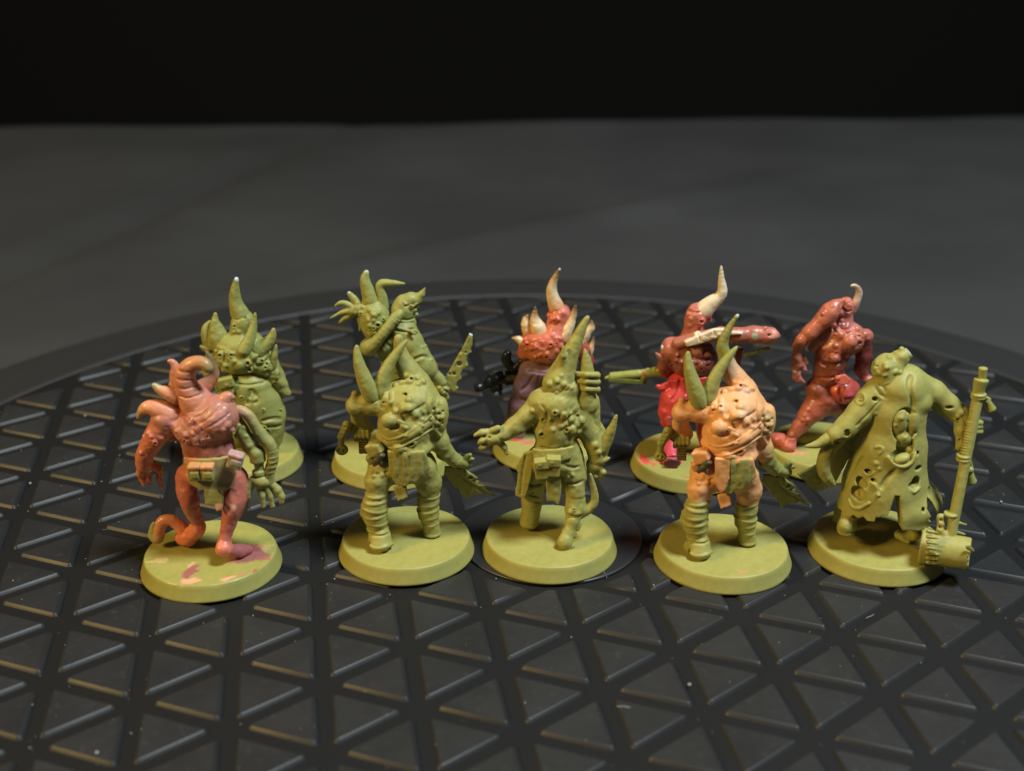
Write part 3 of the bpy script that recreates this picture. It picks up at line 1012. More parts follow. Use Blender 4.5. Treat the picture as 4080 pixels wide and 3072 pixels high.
def tentacle_figure(fr):
    """front row, left: pink horned hulk with a hose arm and a tentacle foot"""
    dk, pk, ol = srgb(150, 82, 84), srgb(226, 152, 122), (0.33, 0.32, .095)
    e = figure(fr, 'pink miniature with a big curled horn, green hose arm and tentacle foot', GREEN,
               [(0.6 - 2.6, -7.4, 1.0, 2.6, 80, dk, .95), (-1.5, -10.2, .9, 1.8, 10, pk, .9), (5.0, -9.3, .55, 2.2, 28, pk, .9), (7.2, -8.0, .6, 2.6, 35, srgb(176, 118, 92), .8),
                (9.2, -6.5, .5, 1.5, 35, srgb(160, 78, 62), .9), (8.2, 0.0, 2.2, 1.5, 30, srgb(188, 156, 104), .6), (6.2, -1.2, 3.1, 1.3, 22, dk, .92), (-8.5, -3.6, 1.1, 2.2, 10, srgb(196, 172, 112), .7),
                (-2.5, -5.0, .5, 2.4, 70, srgb(200, 160, 112), .7)], 2, mat='satin')
    F = FLESH_A
    b = Part(fr, 'body', (60, 180, 800, 1340), -8, 10, F, vox=.15, mat='satin')
    # legs: bent, heels off the ground
    leg = srgb(172, 92, 76)
    b.tube(spline([(425, 800, 0, 75), (410, 870, -1, 58), (425, 940, -1.8, 56), (448, 1030, -1.2, 42), (480, 1095, -.5, 33)]), k=.5, col=leg)
    b.tube([(485, 1120, -.7, 47), (470, 1150, .5, 46)], k=.4, col=srgb(206, 112, 88))
    b.tube([(465, 1140, .6, 50), (420, 1185, 1.4, 56), (385, 1190, 2, 46)], k=.5, col=srgb(196, 104, 76))
    b.tube(spline([(705, 820, 0, 85), (718, 890, -.8, 70), (702, 980, -2.0, 64), (676, 1080, -2.4, 46), (650, 1180, -3, 33), (642, 1235, -3.6, 37)]), k=.5, col=leg)
    b.tube([(640, 1255, -4.2, 50), (650, 1240, -3.5, 44)], k=.4, col=srgb(206, 112, 88))
    b.tube([(665, 1265, -3.6, 42), (735, 1268, -2.0, 44), (790, 1262, -.6, 34)], k=.5, col=dk)
    # pelvis, waist
    b.ball(560, 780, 0, 185, 90, 4.0, k=.8)
    b.ball(555, 660, .3, 160, 110, 3.6, k=1.0)
    b.ball(540, 600, .3, 155, 90, 4.2, k=1.0)
    # great hump of the back
    b.ball(560, 440, .5, 165, 140, 4.8, k=1.0)
    b.ball(500, 500, .2, 170, 120, 4.4, k=1.0)
    b.ball(610, 430, -.8, 120, 130, 3.8, k=.6)
    # left shoulder and arm
    b.ball(285, 445, .3, 92, 78, 2.6, k=.9)
    b.tube(spline([(285, 470, .3, 80), (230, 540, 0, 66), (185, 610, .2, 55), (150, 680, .8, 47), (145, 745, 1.2, 40)]), k=.6, col=srgb(190, 108, 84))
    b.tube([(135, 735, 1.2, 30), (120, 790, 1.4, 22), (145, 860, 1.4, 10)], k=.3, col=srgb(186, 110, 74))
    b.tube([(170, 720, 1.6, 34), (235, 760, 2.4, 26), (245, 830, 2.6, 18), (255, 885, 2.6, 9)], k=.3, col=srgb(176, 96, 70))
    b.tube([(150, 760, 1.6, 24), (175, 820, 1.8, 16), (190, 860, 2, 8)], k=.3, col=srgb(180, 100, 70))
    b.tube([(680, 455, .3, 62), (735, 500, .4, 42)], k=.5)
    b.lumps(.10, 1.8)
    # ribbed dome below the horn
    for pts in ([(400, 345), (450, 375), (520, 330)], [(430, 400), (480, 410), (545, 330)], [(465, 440), (520, 420), (580, 345)], [(490, 480), (560, 440), (620, 370)], [(530, 510), (610, 470), (680, 410)]):
        b.groove(pts, 2.4, k=.3)
    b.groove([(335, 290), (360, 390), (420, 460), (500, 520)], 10, k=.3, col=srgb(150, 80, 66))
    b.ridge([(340, 330), (370, 410), (430, 470)], 17, k=.25)
    b.pimple((320, 240, 24), (345, 440, 20), (440, 480, 26), (480, 520, 26), (405, 555, 22), (310, 570, 24), (450, 545, 18), (350, 530, 20), (660, 490, 26), (690, 520, 20), (640, 515, 18),
             (250, 570, 20), (190, 560, 16), (215, 590, 16), (130, 660, 20), (550, 570, 18), (510, 580, 16), (470, 600, 18), (560, 600, 14), (170, 540, 12))
    b.crater((400, 590, 20), (540, 560, 17))
    spots(b, 440, 580, 120, 40, 8, 10, 20, 7, .2)
    spots(b, 180, 600, 50, 90, 10, 8, 15, 9, .1)
    b.dab(440, 660, 90, srgb(120, 62, 52), .6, .8)
    b.dab(560, 620, 60, srgb(140, 74, 66), .6, .7)
    b.dab(690, 640, 80, srgb(160, 96, 100), .7, .6)
    b.dab(600, 470, 80, srgb(206, 140, 132), .8, .6)
    b.dab(700, 1000, 26, srgb(236, 196, 170), .8, .6)
    b.build(e)
    hf = srgb(186, 120, 94)
    hc = [hf, srgb(184, 116, 90), srgb(184, 120, 78), (.27, .23, .08)]
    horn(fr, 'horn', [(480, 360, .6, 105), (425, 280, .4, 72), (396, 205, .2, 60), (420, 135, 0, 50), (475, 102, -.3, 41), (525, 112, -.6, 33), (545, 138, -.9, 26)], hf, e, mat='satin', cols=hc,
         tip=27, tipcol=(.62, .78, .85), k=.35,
         edit=lambda P_: [P_.groove(q, 2.6, k=.3) for q in ([(348, 200), (390, 215), (455, 205)], [(345, 255), (400, 270), (470, 245)], [(360, 150), (400, 165), (440, 160)], [(350, 305), (420, 325), (510, 290)])])
    horn(fr, 'horn', [(350, 235, .5, 36), (338, 180, .6, 30), (342, 130, .6, 23), (322, 95, .6, 15), (300, 90, .6, 9)], hf, e, mat='satin')
    horn(fr, 'horn', [(345, 310, .3, 50), (285, 285, .2, 36), (240, 265, .1, 23), (208, 240, 0, 13)], hf, e, mat='satin', cols=[hf, srgb(200, 140, 100), (.4, .4, .18)])
    horn(fr, 'horn', [(310, 430, .2, 72), (250, 395, .1, 58), (190, 378, 0, 44), (142, 392, 0, 30), (112, 442, 0, 11)], hf, e, mat='satin', cols=[hf, srgb(206, 134, 98), (.42, .33, .13)])
    horn(fr, 'horn', [(640, 385, -.6, 52), (645, 335, -.8, 42), (670, 308, -.8, 25), (702, 318, -.8, 9)], hf, e, mat='satin')
    horn(fr, 'claw', [(500, 260, 3, 52), (555, 215, 3, 36), (585, 165, 3, 27), (565, 95, 3, 18), (535, 35, 3, 8)], srgb(150, 100, 78), e, mat='satin', cols=[hf, srgb(190, 130, 90), srgb(120, 92, 72), srgb(110, 100, 84)])
    horn(fr, 'tentacle', [(410, 1165, 1.6, 46), (365, 1110, 1.8, 38), (310, 1078, 1.8, 34), (262, 1085, 1.7, 33), (238, 1135, 1.4, 36), (232, 1185, 1.2, 38), (200, 1172, 1.1, 26), (198, 1130, 1.1, 17), (208, 1092, 1.1, 7)],
         srgb(196, 110, 80), e, mat='satin', cols=[srgb(196, 104, 76), srgb(200, 120, 84), srgb(196, 120, 80), ol, ol])
    # waist cloth, pouches
    lc = Part(fr, 'loincloth', (370, 680, 760, 1040), -7, 3, ol, vox=.16)
    lc.plate([(385, 700, -3.9), (700, 690, -3.6), (715, 800, -3.6), (690, 880, -3.6), (640, 900, -3.8), (560, 895, -4), (470, 880, -4), (420, 850, -4)], .7, bend=.05, col=srgb(150, 138, 84))
    lc.plate([(520, 885, -4), (600, 890, -4), (640, 930, -4), (635, 1005, -4.2), (600, 1020, -4.2), (585, 985, -4.2), (525, 975, -4.2)], .6, col=ol)
    lc.dab(615, 1000, 34, srgb(214, 150, 110), .4).dab(670, 800, 70, srgb(190, 150, 110), .6).dab(430, 700, 60, srgb(196, 130, 90), .5)
    lc.build(e)
    for x, y, hx, hy, r_, c, t in ((460, 778, 38, 52, 2, ol, (196, 128, 84)), (540, 778, 40, 52, -2, ol, (204, 132, 90)), (715, 705, 46, 50, -18, srgb(150, 140, 120), (178, 128, 128))):
        p_ = Part(fr, 'pouch', (x - 80, y - 90, x + 80, y + 90), -8, 2, c, vox=.16)
        p_.box(x, y, -4.6, hx, hy, 1.0, rot=r_, rnd=.25)
        p_.box(x, y - hy * .68, -4.75, hx * .98, hy * .26, 1.1, rot=r_, rnd=.2, col=srgb(*t))
        p_.box(x, y + hy * .4, -5.6, hx * .66, hy * .42, .25, rot=r_, rnd=.1, k=.05)
        p_.pimple((x - 8, y - 30, 8), (x + 12, y - 28, 8))
        p_.build(e)
    # green hose arm
    a = Part(fr, 'arm', (630, 380, 960, 900), -4, 6, ol, vox=.16)
    a.tube([(700, 450, .4, 48), (750, 520, .3, 42), (790, 585, .2, 44), (800, 612, .2, 46)], k=.4, col=None)
    a.tube([(800, 620, .2, 40), (845, 660, 0, 48), (855, 700, 0, 42)], k=.4)
    a.rod(845, 655, 0, 855, 715, 0, 50, 50, rnd=.3)
    a.tube([(858, 715, 0, 30), (862, 770, -.1, 30)], k=.3)
    a.rod(858, 765, -.1, 862, 800, -.2, 44, 42, rnd=.3)
    a.tube([(865, 545, .4, 34), (830, 590, .2, 28)], k=.3)
    a.tube([(735, 490, -1.2, 12), (700, 540, -1.6, 9), (672, 568, -1.8, 5)], k=.2)
    a.pimple((800, 620, 24), (760, 505, 20), (720, 560, 16), (780, 560, 16))
    a.dab(700, 450, 60, srgb(200, 130, 104), .7, .7)
    a.build(e)

    def rib(P_):
        q = spline([(933, 625, 0, 37), (945, 680, 0, 37), (938, 740, 0, 35), (918, 800, 0, 33)], 5)
        for x, y, d, r in q[::2]:
            P_.ball(x, y, d, r * 1.08, 11, P_.fr.R(r * 1.08), k=.04, rot=6)
    horn(fr, 'hose', [(690, 405, .3, 30), (740, 398, 0, 30), (795, 430, 0, 31), (840, 500, 0, 32), (880, 560, 0, 36), (925, 610, 0, 37), (945, 690, 0, 33), (925, 780, 0, 31), (930, 850, -.2, 26)], ol, e,
         cols=[srgb(206, 150, 116), (.34, .31, .10), ol, ol], edit=rib)
    h = Part(fr, 'hand', (750, 770, 1050, 1040), -4, 4, ol, vox=.16)
    h.ball(872, 835, -.3, 62, 46, 1.5, k=.4)
    h.tube([(830, 830, -.4, 30), (800, 865, -.6, 26), (790, 905, -.9, 22), (795, 935, -1.2, 13)], k=.25)
    h.tube([(860, 860, -.6, 24), (880, 930, -.9, 20), (886, 990, -1, 17)], k=.25)
    h.tube([(900, 860, -.4, 24), (930, 930, -.6, 20), (942, 990, -.8, 17)], k=.25)
    h.tube([(920, 840, -.2, 26), (975, 890, -.2, 26), (1000, 930, -.4, 22), (998, 965, -.6, 18)], k=.25)
    h.build(e)


def spur_figure(fr):
    """front row, centre: slim green mutant, one arm out, the other a spiked claw"""
    e = figure(fr, 'green miniature with a tall cone hood, one hand held out and belt pouches behind', GREEN, (), 3)
    g = GREEN
    b = Part(fr, 'body', (140, 380, 860, 1300), -6, 8, g, vox=.16)
    b.tube([(420, 880, .6, 85), (392, 1000, 1.2, 66), (376, 1100, 1.8, 60), (368, 1180, 2, 58)], k=.6)
    b.tube([(590, 860, 0, 85), (612, 960, -.8, 74), (625, 1060, -1.6, 62)], k=.6)
    b.ball(500, 870, 0, 150, 90, 3.8, k=.8)
    b.ball(515, 690, .2, 125, 170, 3.6, k=1)
    b.ball(510, 545, .4, 150, 105, 3.8, k=1)
    b.ball(520, 800, .1, 125, 90, 3.6, k=1)
    b.ball(590, 650, .4, 90, 90, 3.0, k=.6)
    b.ball(575, 450, 1, 95, 62, 2.8, k=.8)
    b.tube([(430, 540, .2, 70), (360, 610, -.2, 56), (290, 670, -.6, 52), (215, 720, -1.2, 42), (170, 740, -1.6, 42)], k=.6)
    b.tube([(650, 620, .3, 72), (700, 700, .5, 62), (745, 790, .2, 58), (755, 860, 0, 56)], k=.6)
    b.tube([(660, 600, .6, 70), (690, 540, .9, 68), (690, 470, 1.2, 50)], k=.5)
    b.lumps(.13, 1.5)
    b.crater((510, 602, 20), (440, 640, 18), (432, 725, 24), (578, 700, 20))
    b.pimple((560, 620, 26), (600, 640, 28), (630, 670, 26), (575, 665, 24), (545, 680, 20), (610, 700, 24), (640, 710, 20), (590, 600, 20), (480, 640, 16), (500, 700, 18), (660, 650, 24),
             (540, 455, 15), (580, 450, 18), (460, 455, 20), (520, 485, 16), (380, 590, 16), (740, 790, 24), (760, 830, 20), (610, 960, 18), (590, 975, 14))
    spots(b, 610, 660, 80, 70, 6, 12, 20, 3, .2)
    spots(b, 560, 450, 80, 30, 8, 10, 16, 4, .2)
    for q in ([(560, 900), (610, 925), (650, 910)], [(570, 1000), (620, 1015), (670, 995)], [(350, 1010), (390, 1025), (430, 1010)], [(430, 560), (470, 600), (460, 660)], [(620, 560), (600, 600)]):
        b.groove(q, 4.5, k=.4)
    b.groove([(420, 800), (500, 815), (600, 790)], 6, k=.3)
    b.groove([(380, 1060), (340, 1070), (420, 1090)], 6, k=.2)
    b.groove([(350, 1110), (430, 1120)], 6, k=.2)
    b.build(e)
    horn(fr, 'hood_horn', [(530, 430, 1, 92), (560, 350, 1.2, 66), (585, 285, 1.3, 52), (620, 210, 1.5, 40), (660, 120, 1.8, 26), (696, 50, 2, 13)], g, e,
         edit=lambda P_: (P_.tube([(560, 320, .2, 26), (555, 270, -.2, 20), (557, 222, -.3, 8)], k=.3), P_.pimple((480, 440, 24), (520, 420, 20), (560, 440, 22), (590, 460, 22), (545, 390, 14))))
    horn(fr, 'spike', [(672, 640, .6, 50), (682, 540, .4, 58), (692, 430, .6, 46), (692, 330, .8, 33), (680, 236, 1, 10)], g, e)
    horn(fr, 'spike', [(725, 690, .8, 44), (733, 620, .8, 34), (745, 560, .8, 22), (752, 508, .8, 8)], g, e)
    horn(fr, 'spike', [(780, 820, -.4, 36), (810, 755, -.6, 30), (838, 690, -.8, 22), (862, 618, -1, 7)], g, e)
    horn(fr, 'spike', [(750, 890, -.4, 26), (790, 875, -.8, 18), (822, 862, -1, 7)], g, e)
    horn(fr, 'spike', [(765, 760, 1.2, 50), (770, 700, 1.4, 26), (750, 640, 1.4, 8)], g, e)
    f = Part(fr, 'claw_hand', (600, 330, 800, 500), -3, 5, g, vox=.16)
    for y in (378, 418, 460):
        f.tube([(632, y - 4, .6, 15), (690, y + 4, -1.2, 18), (752, y + 6, -.4, 20)], k=.15)
    f.ball(690, 440, .8, 40, 70, 1.2, k=.4)
    f.build(e)
    h = Part(fr, 'hand', (30, 660, 270, 860), -6, 3, g, vox=.16)
    h.ball(150, 745, -1.7, 62, 44, 1.4, k=.4)
    h.tube([(120, 715, -1.8, 24), (85, 715, -2.2, 20), (48, 730, -2.4, 11)], k=.2)
    h.tube([(150, 705, -2, 22), (180, 690, -2.2, 20)], k=.3)
    h.tube([(105, 750, -2.2, 22), (85, 765, -2.6, 18), (72, 775, -2.7, 11)], k=.2)
    h.tube([(120, 780, -2, 22), (95, 798, -2.2, 17), (75, 805, -2.2, 10)], k=.2)
    h.tube([(190, 770, -1.4, 22), (215, 800, -1.4, 18), (228, 832, -1.4, 14)], k=.2)
    h.pit((100, 738, 12), (130, 745, 9))
    h.build(e)
    # lower right claw
    c = Part(fr, 'hand', (680, 840, 830, 1010), -4, 4, g, vox=.16)
    c.ball(740, 900, -.2, 52, 56, 1.5, k=.4)
    c.tube([(720, 930, -.6, 24), (738, 965, -.8, 20), (728, 985, -1, 12)], k=.2)
    c.tube([(760, 920, -.6, 24), (785, 945, -.9, 20), (772, 970, -1, 13)], k=.2)
    c.build(e)
    # coat tails, belt and pouches
    lc = Part(fr, 'coat_tail', (260, 770, 660, 1160), -6, 4, g, vox=.16)
    lc.plate([(330, 830, -1), (385, 815, -2), (385, 905, -2), (365, 1000, -1.6), (335, 1092, -1.2), (280, 1078, -.8), (296, 950, -.8), (282, 915, -.5)], .6)
    lc.plate([(455, 960, -2.6), (545, 960, -2.6), (545, 1060, -2.6), (532, 1136, -2.6), (500, 1108, -2.6), (462, 1108, -2.6)], .6)
    lc.plate([(380, 820, -3.2), (620, 800, -3.2), (610, 870, -3.6), (520, 890, -3.8), (380, 890, -3.2)], .6, bend=.06)
    lc.groove([(340, 850), (320, 950), (310, 1070)], 6, k=.2)
    lc.build(e)
    for x, y, r_ in ((430, 915, 8), (500, 900, -3)):
        p_ = Part(fr, 'pouch', (x - 75, y - 85, x + 75, y + 95), -7, 0, g, vox=.16)
        p_.box(x, y + 22, -4.2, 37, 42, .9, rot=r_, rnd=.2)
        p_.box(x, y - 22, -4.5, 42, 27, 1.0, rot=r_, rnd=.2)
        p_.pimple((x - 8, y - 10, 10))
        p_.build(e)
    bt = Part(fr, 'boot', (280, 1130, 470, 1290), -2, 6, g, vox=.16)
    bt.rod(378, 1120, 1.8, 364, 1215, 2.0, 60, 52, rnd=.4)
    bt.tube([(364, 1200, 2, 52), (360, 1225, 2, 52), (370, 1215, 5, 44)], k=.4)
    bt.rod(361, 1228, 2, 360, 1246, 2, 58, 56, rnd=.2)
    bt.groove([(315, 1150), (370, 1170), (430, 1155)], 6)
    bt.build(e)
    # digitigrade right shin
    s = Part(fr, 'shin', (500, 1060, 720, 1470), -9, 3, g, vox=.16)
    s.tube([(625, 1090, -1.6, 62), (628, 1150, -2, 62), (610, 1220, -3, 42), (584, 1295, -4, 32), (566, 1345, -4.8, 42), (575, 1380, -4.6, 32)], k=.5)
    s.tube([(575, 1385, -4.5, 30), (570, 1425, -4.7, 22)], k=.3)
    s.tube([(600, 1385, -4.2, 30), (635, 1408, -3.2, 24)], k=.3)
    s.tube([(640, 1270, -3, 14), (662, 1240, -3, 6)], k=.3)
    s.tube([(620, 1310, -3.4, 14), (632, 1290, -3.4, 6)], k=.3)
    s.pimple((605, 1375, 20), (600, 1175, 16), (640, 1185, 18))
    s.crater((620, 1160, 12))
    s.groove([(570, 1190), (620, 1205), (670, 1190)], 6, k=.2)
    s.build(e)
    horn(fr, 'spur', [(630, 1180, -2.2, 44), (690, 1160, -2.2, 32), (730, 1125, -2.2, 25), (738, 1070, -2.2, 20), (725, 1010, -2.2, 14), (713, 955, -2.2, 7)], g, e)


def coat_figure(fr):
    """front row, right end: mutant in a torn long coat leaning on a hammer"""
    e = figure(fr, 'green miniature in a torn long coat leaning on a long hammer', GREEN, (), 5)
    g = GREEN
    b = Part(fr, 'body', (230, 40, 1180, 1350), -7, 7, g, vox=.16)
    b.ball(690, 380, 0, 170, 160, 4.0, k=.8)
    b.tube([(680, 480, 0, 140), (640, 900, 0, 150)], k=.6)
    b.tube([(440, 950, -1.0, 70), (400, 1090, -2.0, 54), (352, 1180, -3.4, 50)], k=.5)
    b.tube([(740, 950, -1, 75), (760, 1120, -2.5, 60), (772, 1230, -3.8, 50)], k=.5)
    b.tube([(362, 1120, -2.0, 46), (350, 1180, -3.2, 50)], k=.4)
    b.tube([(345, 1202, -4.2, 56), (342, 1212, -3.6, 54), (365, 1205, 0, 48)], k=.4)
    b.rod(345, 1232, -4.0, 344, 1246, -4.0, 58, 55, rnd=.2)
    b.tube([(780, 1248, -4.4, 48), (785, 1250, -3.8, 48)], k=.4)
    b.tube([(690, 1262, -3.4, 40), (755, 1268, -3.8, 42)], k=.4)
    b.tube([(700, 1290, -4.6, 16), (740, 1310, -5, 14)], k=.3)
    # head thrown to the right with a cut horn
    b.tube([(620, 250, 0, 95), (600, 195, .2, 84), (600, 180, .2, 82)], k=.6)
    b.tube([(640, 180, .2, 74), (690, 125, .3, 52), (738, 92, .4, 36)], k=.5)
    b.tube([(705, 85, .4, 28), (700, 70, .4, 22)], k=.3)
    b.box(775, 72, .4, 24, 60, 2.5, rot=40, sub=True, rnd=.05)
    # arms inside the sleeves, forearm and hand on the staff
    b.tube([(800, 330, .3, 70), (900, 375, .2, 62), (990, 440, -.3, 54), (1080, 500, -1.2, 50)], k=.5)
    b.tube([(560, 350, 0, 70), (430, 490, -1.2, 60), (300, 620, -2.4, 45)], k=.5)
    b.tube([(1085, 500, -1.4, 52), (1085, 590, -2.2, 44), (1082, 680, -3, 30), (1068, 700, -3, 22)], k=.5)
    b.lumps(.12, 1.6)
    b.pimple((600, 185, 24), (535, 195, 20), (560, 225, 20), (590, 235, 18), (545, 160, 18), (620, 125, 18), (660, 215, 22), (530, 225, 14), (690, 225, 20))
    b.crater((1095, 600, 12), (1070, 650, 14))
    spots(b, 570, 200, 50, 50, 7, 8, 14, 2, .2)
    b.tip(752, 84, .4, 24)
    b.build(e)
    # the long coat
    c = Part(fr, 'coat', (20, 200, 1160, 1240), -11, 9, g, vox=.16)
    c.tube([(700, 335, 0, 165), (660, 480, 0, 185), (625, 700, -.2, 222), (590, 950, -.4, 268), (570, 1180, -.6, 315)], k=.8)
    c.tube([(730, 290, .2, 120), (790, 360, 0, 110)], k=.8)
    c.ball(650, 1030, -.4, 300, 160, 8, k=1.0)
    c.ball(800, 395, -1, 85, 80, 3.2, k=.8)
    c.groove([(760, 240), (745, 300), (770, 420), (755, 470)], 9, k=.5)
    c.tube([(600, 960, 1.0, 205), (575, 1180, .6, 270), (565, 1420, .6, 300)], k=.2, sub=True)
    c.lumps(.10, 2.4)
    # hollow under the hem, ragged edge, centre vent
    cut = [(200, 1100), (270, 1085), (300, 1108), (330, 1112), (360, 1138), (385, 1128), (420, 1150), (450, 1140), (470, 1165), (520, 1172), (532, 1140), (552, 1148), (570, 1128), (600, 1132), (618, 1100), (648, 1010), (655, 1000), (680, 1000), (683, 1110), (686, 1206), (730, 1196), (780, 1192), (815, 1178), (872, 1163), (855, 1145), (862, 1130),
           (828, 1100), (850, 1080), (828, 1040), (840, 985), (862, 1000), (880, 1040), (905, 1095), (948, 1082), (935, 1010), (1000, 1000), (1000, 1600), (200, 1600)]
    c.plate([(x, y, -7.5 + 7.0 * min(1.4, abs(x - 590) / 320) ** 2) for x, y in cut], 9, bend=.07, sub=True, rnd=.05, fitbend=1)
    lo = fr.G(600, 1180, 5.4)
    for z in (2.8,):
        c.boxm(np.array([0, 3.0, -5.0 + z]), (30, 30, 7.0), sub=True, rnd=.1)
        c.boxm(np.array([0, 18.0, 0]), (30, 15, 11.0), sub=True, rnd=.1)
    # sleeves
    c.tube([(560, 330, -.2, 92), (500, 400, -.6, 92), (430, 480, -1.2, 82), (340, 570, -2, 72), (275, 620, -2.6, 62)], k=.5)
    c.tube([(800, 300, .2, 92), (900, 350, 0, 84), (990, 425, -.4, 74), (1075, 490, -1, 62)], k=.5)
    # opening torn in the back: its turned-out rim first, then the hole
    dh = c.surf(722, 560)[1] + .35; dl = c.surf(700, 780)[1] + .35
    for q, r in (([(612, 765), (650, 812), (710, 830), (765, 800), (790, 740)], 14),):
        c.ridge(q, r, k=.15)
    c.ball(718, 560, dh, 80, 122, 1.7, k=.15, sub=True)
    c.ball(716, 690, dh - .4, 60, 80, 1.8, k=.08, sub=True)
    c.ball(700, 760, dl, 70, 52, 1.7, k=.08, sub=True)
    for x, y, rx, ry in ((488, 862, 20, 20), (440, 930, 30, 34), (420, 1000, 46, 46), (790, 925, 30, 36), (765, 950, 24, 24), (805, 835, 24, 17), (520, 915, 15, 12), (880, 985, 26, 22), (530, 390, 20, 15), (350, 600, 17, 12),
                         (1010, 445, 26, 11), (790, 600, 10, 16), (805, 745, 10, 14), (545, 990, 10, 20), (840, 1105, 12, 15)):
        p_ = c.surf(x, y)
        c.ell(p_, (fr.R(rx), 2.2, fr.R(ry)), .12, sub=True)
    # rims round the holes, patches, folds
    c.ridge([(520, 860), (505, 885), (470, 884), (458, 862)], 8)
    c.ridge([(362, 1040), (380, 1090), (430, 1098), (490, 1060)], 12)
    c.ridge([(745, 960), (775, 1000), (815, 960)], 9)
    c.ridge([(405, 370), (425, 345), (460, 350), (470, 390), (450, 430), (420, 430), (402, 395)], 7)
    c.groove([(425, 385), (450, 378)], 6, k=.1); c.groove([(425, 405), (452, 398)], 6, k=.1)
    c.ridge([(530, 700), (560, 690), (590, 705), (560, 740)], 8)
    c.groove([(410, 560), (500, 470), (560, 400)], 6, k=.2)
    c.groove([(560, 300), (600, 310), (590, 350)], 6, k=.2); c.groove([(530, 300), (550, 350), (600, 380)], 6, k=.3)
    c.groove([(570, 960), (600, 900), (660, 850)], 8, k=.5); c.groove([(330, 1000), (380, 880), (450, 760)], 8, k=.5)
    c.pimple((540, 805, 20), (560, 840, 14), (520, 940, 16), (545, 1010, 16), (530, 480, 18), (1090, 480, 24), (1060, 500, 16))
    c.ridge([(525, 940), (545, 980), (550, 1010)], 11)
    c.crater((1060, 520, 20))
    # torn cuff
    c.ball(300, 655, -3.4, 42, 28, 2.6, k=.1, sub=True); c.ball(345, 605, -3.4, 22, 18, 2.2, k=.1, sub=True)
    c.build(e)
    gu = Part(fr, 'entrails', (600, 420, 830, 850), -11, 2, g, vox=.16)
    for x, y, rx, ry, dd, q in ((688, 535, 62, 95, dh, 0), (772, 540, 40, 92, dh + .1, 0), (705, 640, 58, 62, dh - .1, 0), (695, 772, 60, 32, dl, 20), (748, 705, 36, 40, dh, 0)):
        gu.ball(x, y, dd + .75, rx, ry, 1.15, k=.12, rot=q)
    gu.pimple((698, 512, 20), (720, 640, 14), (660, 560, 12)); gu.groove([(735, 460), (738, 560), (725, 620)], 9, k=.15)
    gu.build(e)
    fc = Part(fr, 'growth', (350, 930, 500, 1110), -11, 0, g, vox=.16)
    dd = c.surf(420, 1000)[1]
    fc.ball(420, 1000, dd + .6, 34, 34, 1.0, k=.1); fc.ball(412, 1050, dd + .3, 44, 26, 1.0, k=.1); fc.ball(418, 1030, dd - .3, 14, 16, .6, k=.1)
    fc.pit((405, 995, 8), (438, 995, 8))
    fc.build(e)
    # claw and tentacle out of the left sleeve, flap of the coat lining
    horn(fr, 'claw', [(265, 625, -2.6, 40), (215, 648, -2.8, 33), (155, 680, -3, 23), (80, 694, -3.2, 7)], g, e)
    horn(fr, 'tentacle', [(300, 640, -1.5, 46), (240, 690, -1.6, 44), (205, 760, -1.8, 42), (195, 830, -2, 40), (215, 890, -2, 34), (255, 935, -1.6, 22)], g, e)
    fl = Part(fr, 'coat_tail', (10, 560, 480, 1010), -4, 8, g, vox=.16)
    fl.plate([(32, 878, 2.0), (120, 820, 2.2), (220, 770, 1.6), (330, 660, 1.0), (440, 560, .4), (440, 640, 0), (330, 830, .2), (265, 945, .6), (160, 975, 1.6), (120, 960, 1.8)], .6)
    fl.pimple((160, 905, 26), up=.7)
    fl.build(e)
    # hand, staff and hammer
    h = Part(fr, 'hand', (1080, 430, 1240, 640), -6, 2, g, vox=.16)
    for y in (540, 568, 598):
        h.tube([(1130, y + 6, -2.5, 18), (1165, y + 2, -4.1, 19), (1205, y, -3, 20)], k=.12)
    h.tube([(1100, 480, -1.6, 46), (1130, 540, -2.2, 40)], k=.4)
    h.build(e)
    hm = Part(fr, 'hammer', (770, 160, 1320, 1520), -13, 0, g, vox=.16)
    hm.rod(1226, 185, -2.4, 1218, 262, -2.5, 28, 22, rnd=.15)
    hm.rod(1214, 258, -2.6, 1190, 352, -2.8, 46, 34, rnd=.2)
    hm.rod(1200, 330, -2.8, 1012, 1285, -8.8, 33, 36)
    for i in range(22):
        t = i / 21
        if .28 < t < .45:
            continue
        x, y, d = 1195 - 84 * t, 360 + 370 * t, -2.9 - 2.3 * t
        hm.rod(x, y, d, x - 2, y + 9, d - .05, 37, 37, rnd=.15, k=.05)
    for x, y, d in ((1103, 752, -5.3), (1100, 775, -5.4), (1020, 1128, -7.8), (1196, 356, -2.9), (1194, 374, -2.9)):
        hm.rod(x, y - 8, d, x - 3, y + 10, d, 48, 47, rnd=.2, k=.05)
    hm.tube([(1225, 370, -2.8, 12), (1262, 390, -2.8, 14)], k=.2)
    hm.rod(1245, 392, -2.8, 1278, 460, -2.8, 18, 34, rnd=.2)
    hm.tube([(1135, 770, -5.3, 12), (1150, 830, -5.2, 12)], k=.2)
    hm.rod(1138, 850, -5.2, 1148, 930, -5.2, 20, 36, rnd=.3)
    for x, y, r in ((1140, 845, 24), (1128, 925, 16), (1150, 930, 16), (1172, 915, 14)):
        hm.ball(x, y, -5.4, r, k=.1)
    # head of the hammer, with jagged bands
    hm.rod(838, 1340, -7.6, 1140, 1388, -10.6, 114, 108, rnd=.25)
    hm.rod(828, 1338, -7.5, 880, 1348, -8.1, 128, 122, rnd=.2)
    for y in (1240, 1275, 1310, 1345, 1380, 1412, 1440):
        hm.tube([(870, y, -11.4 + .5 * abs(y - 1340) / 100, 15), (905, y + 6, -11.7 + .6 * abs(y - 1340) / 100, 11), (935, y + 12, -11.9 + .8 * abs(y - 1340) / 100, 5)], k=.08)
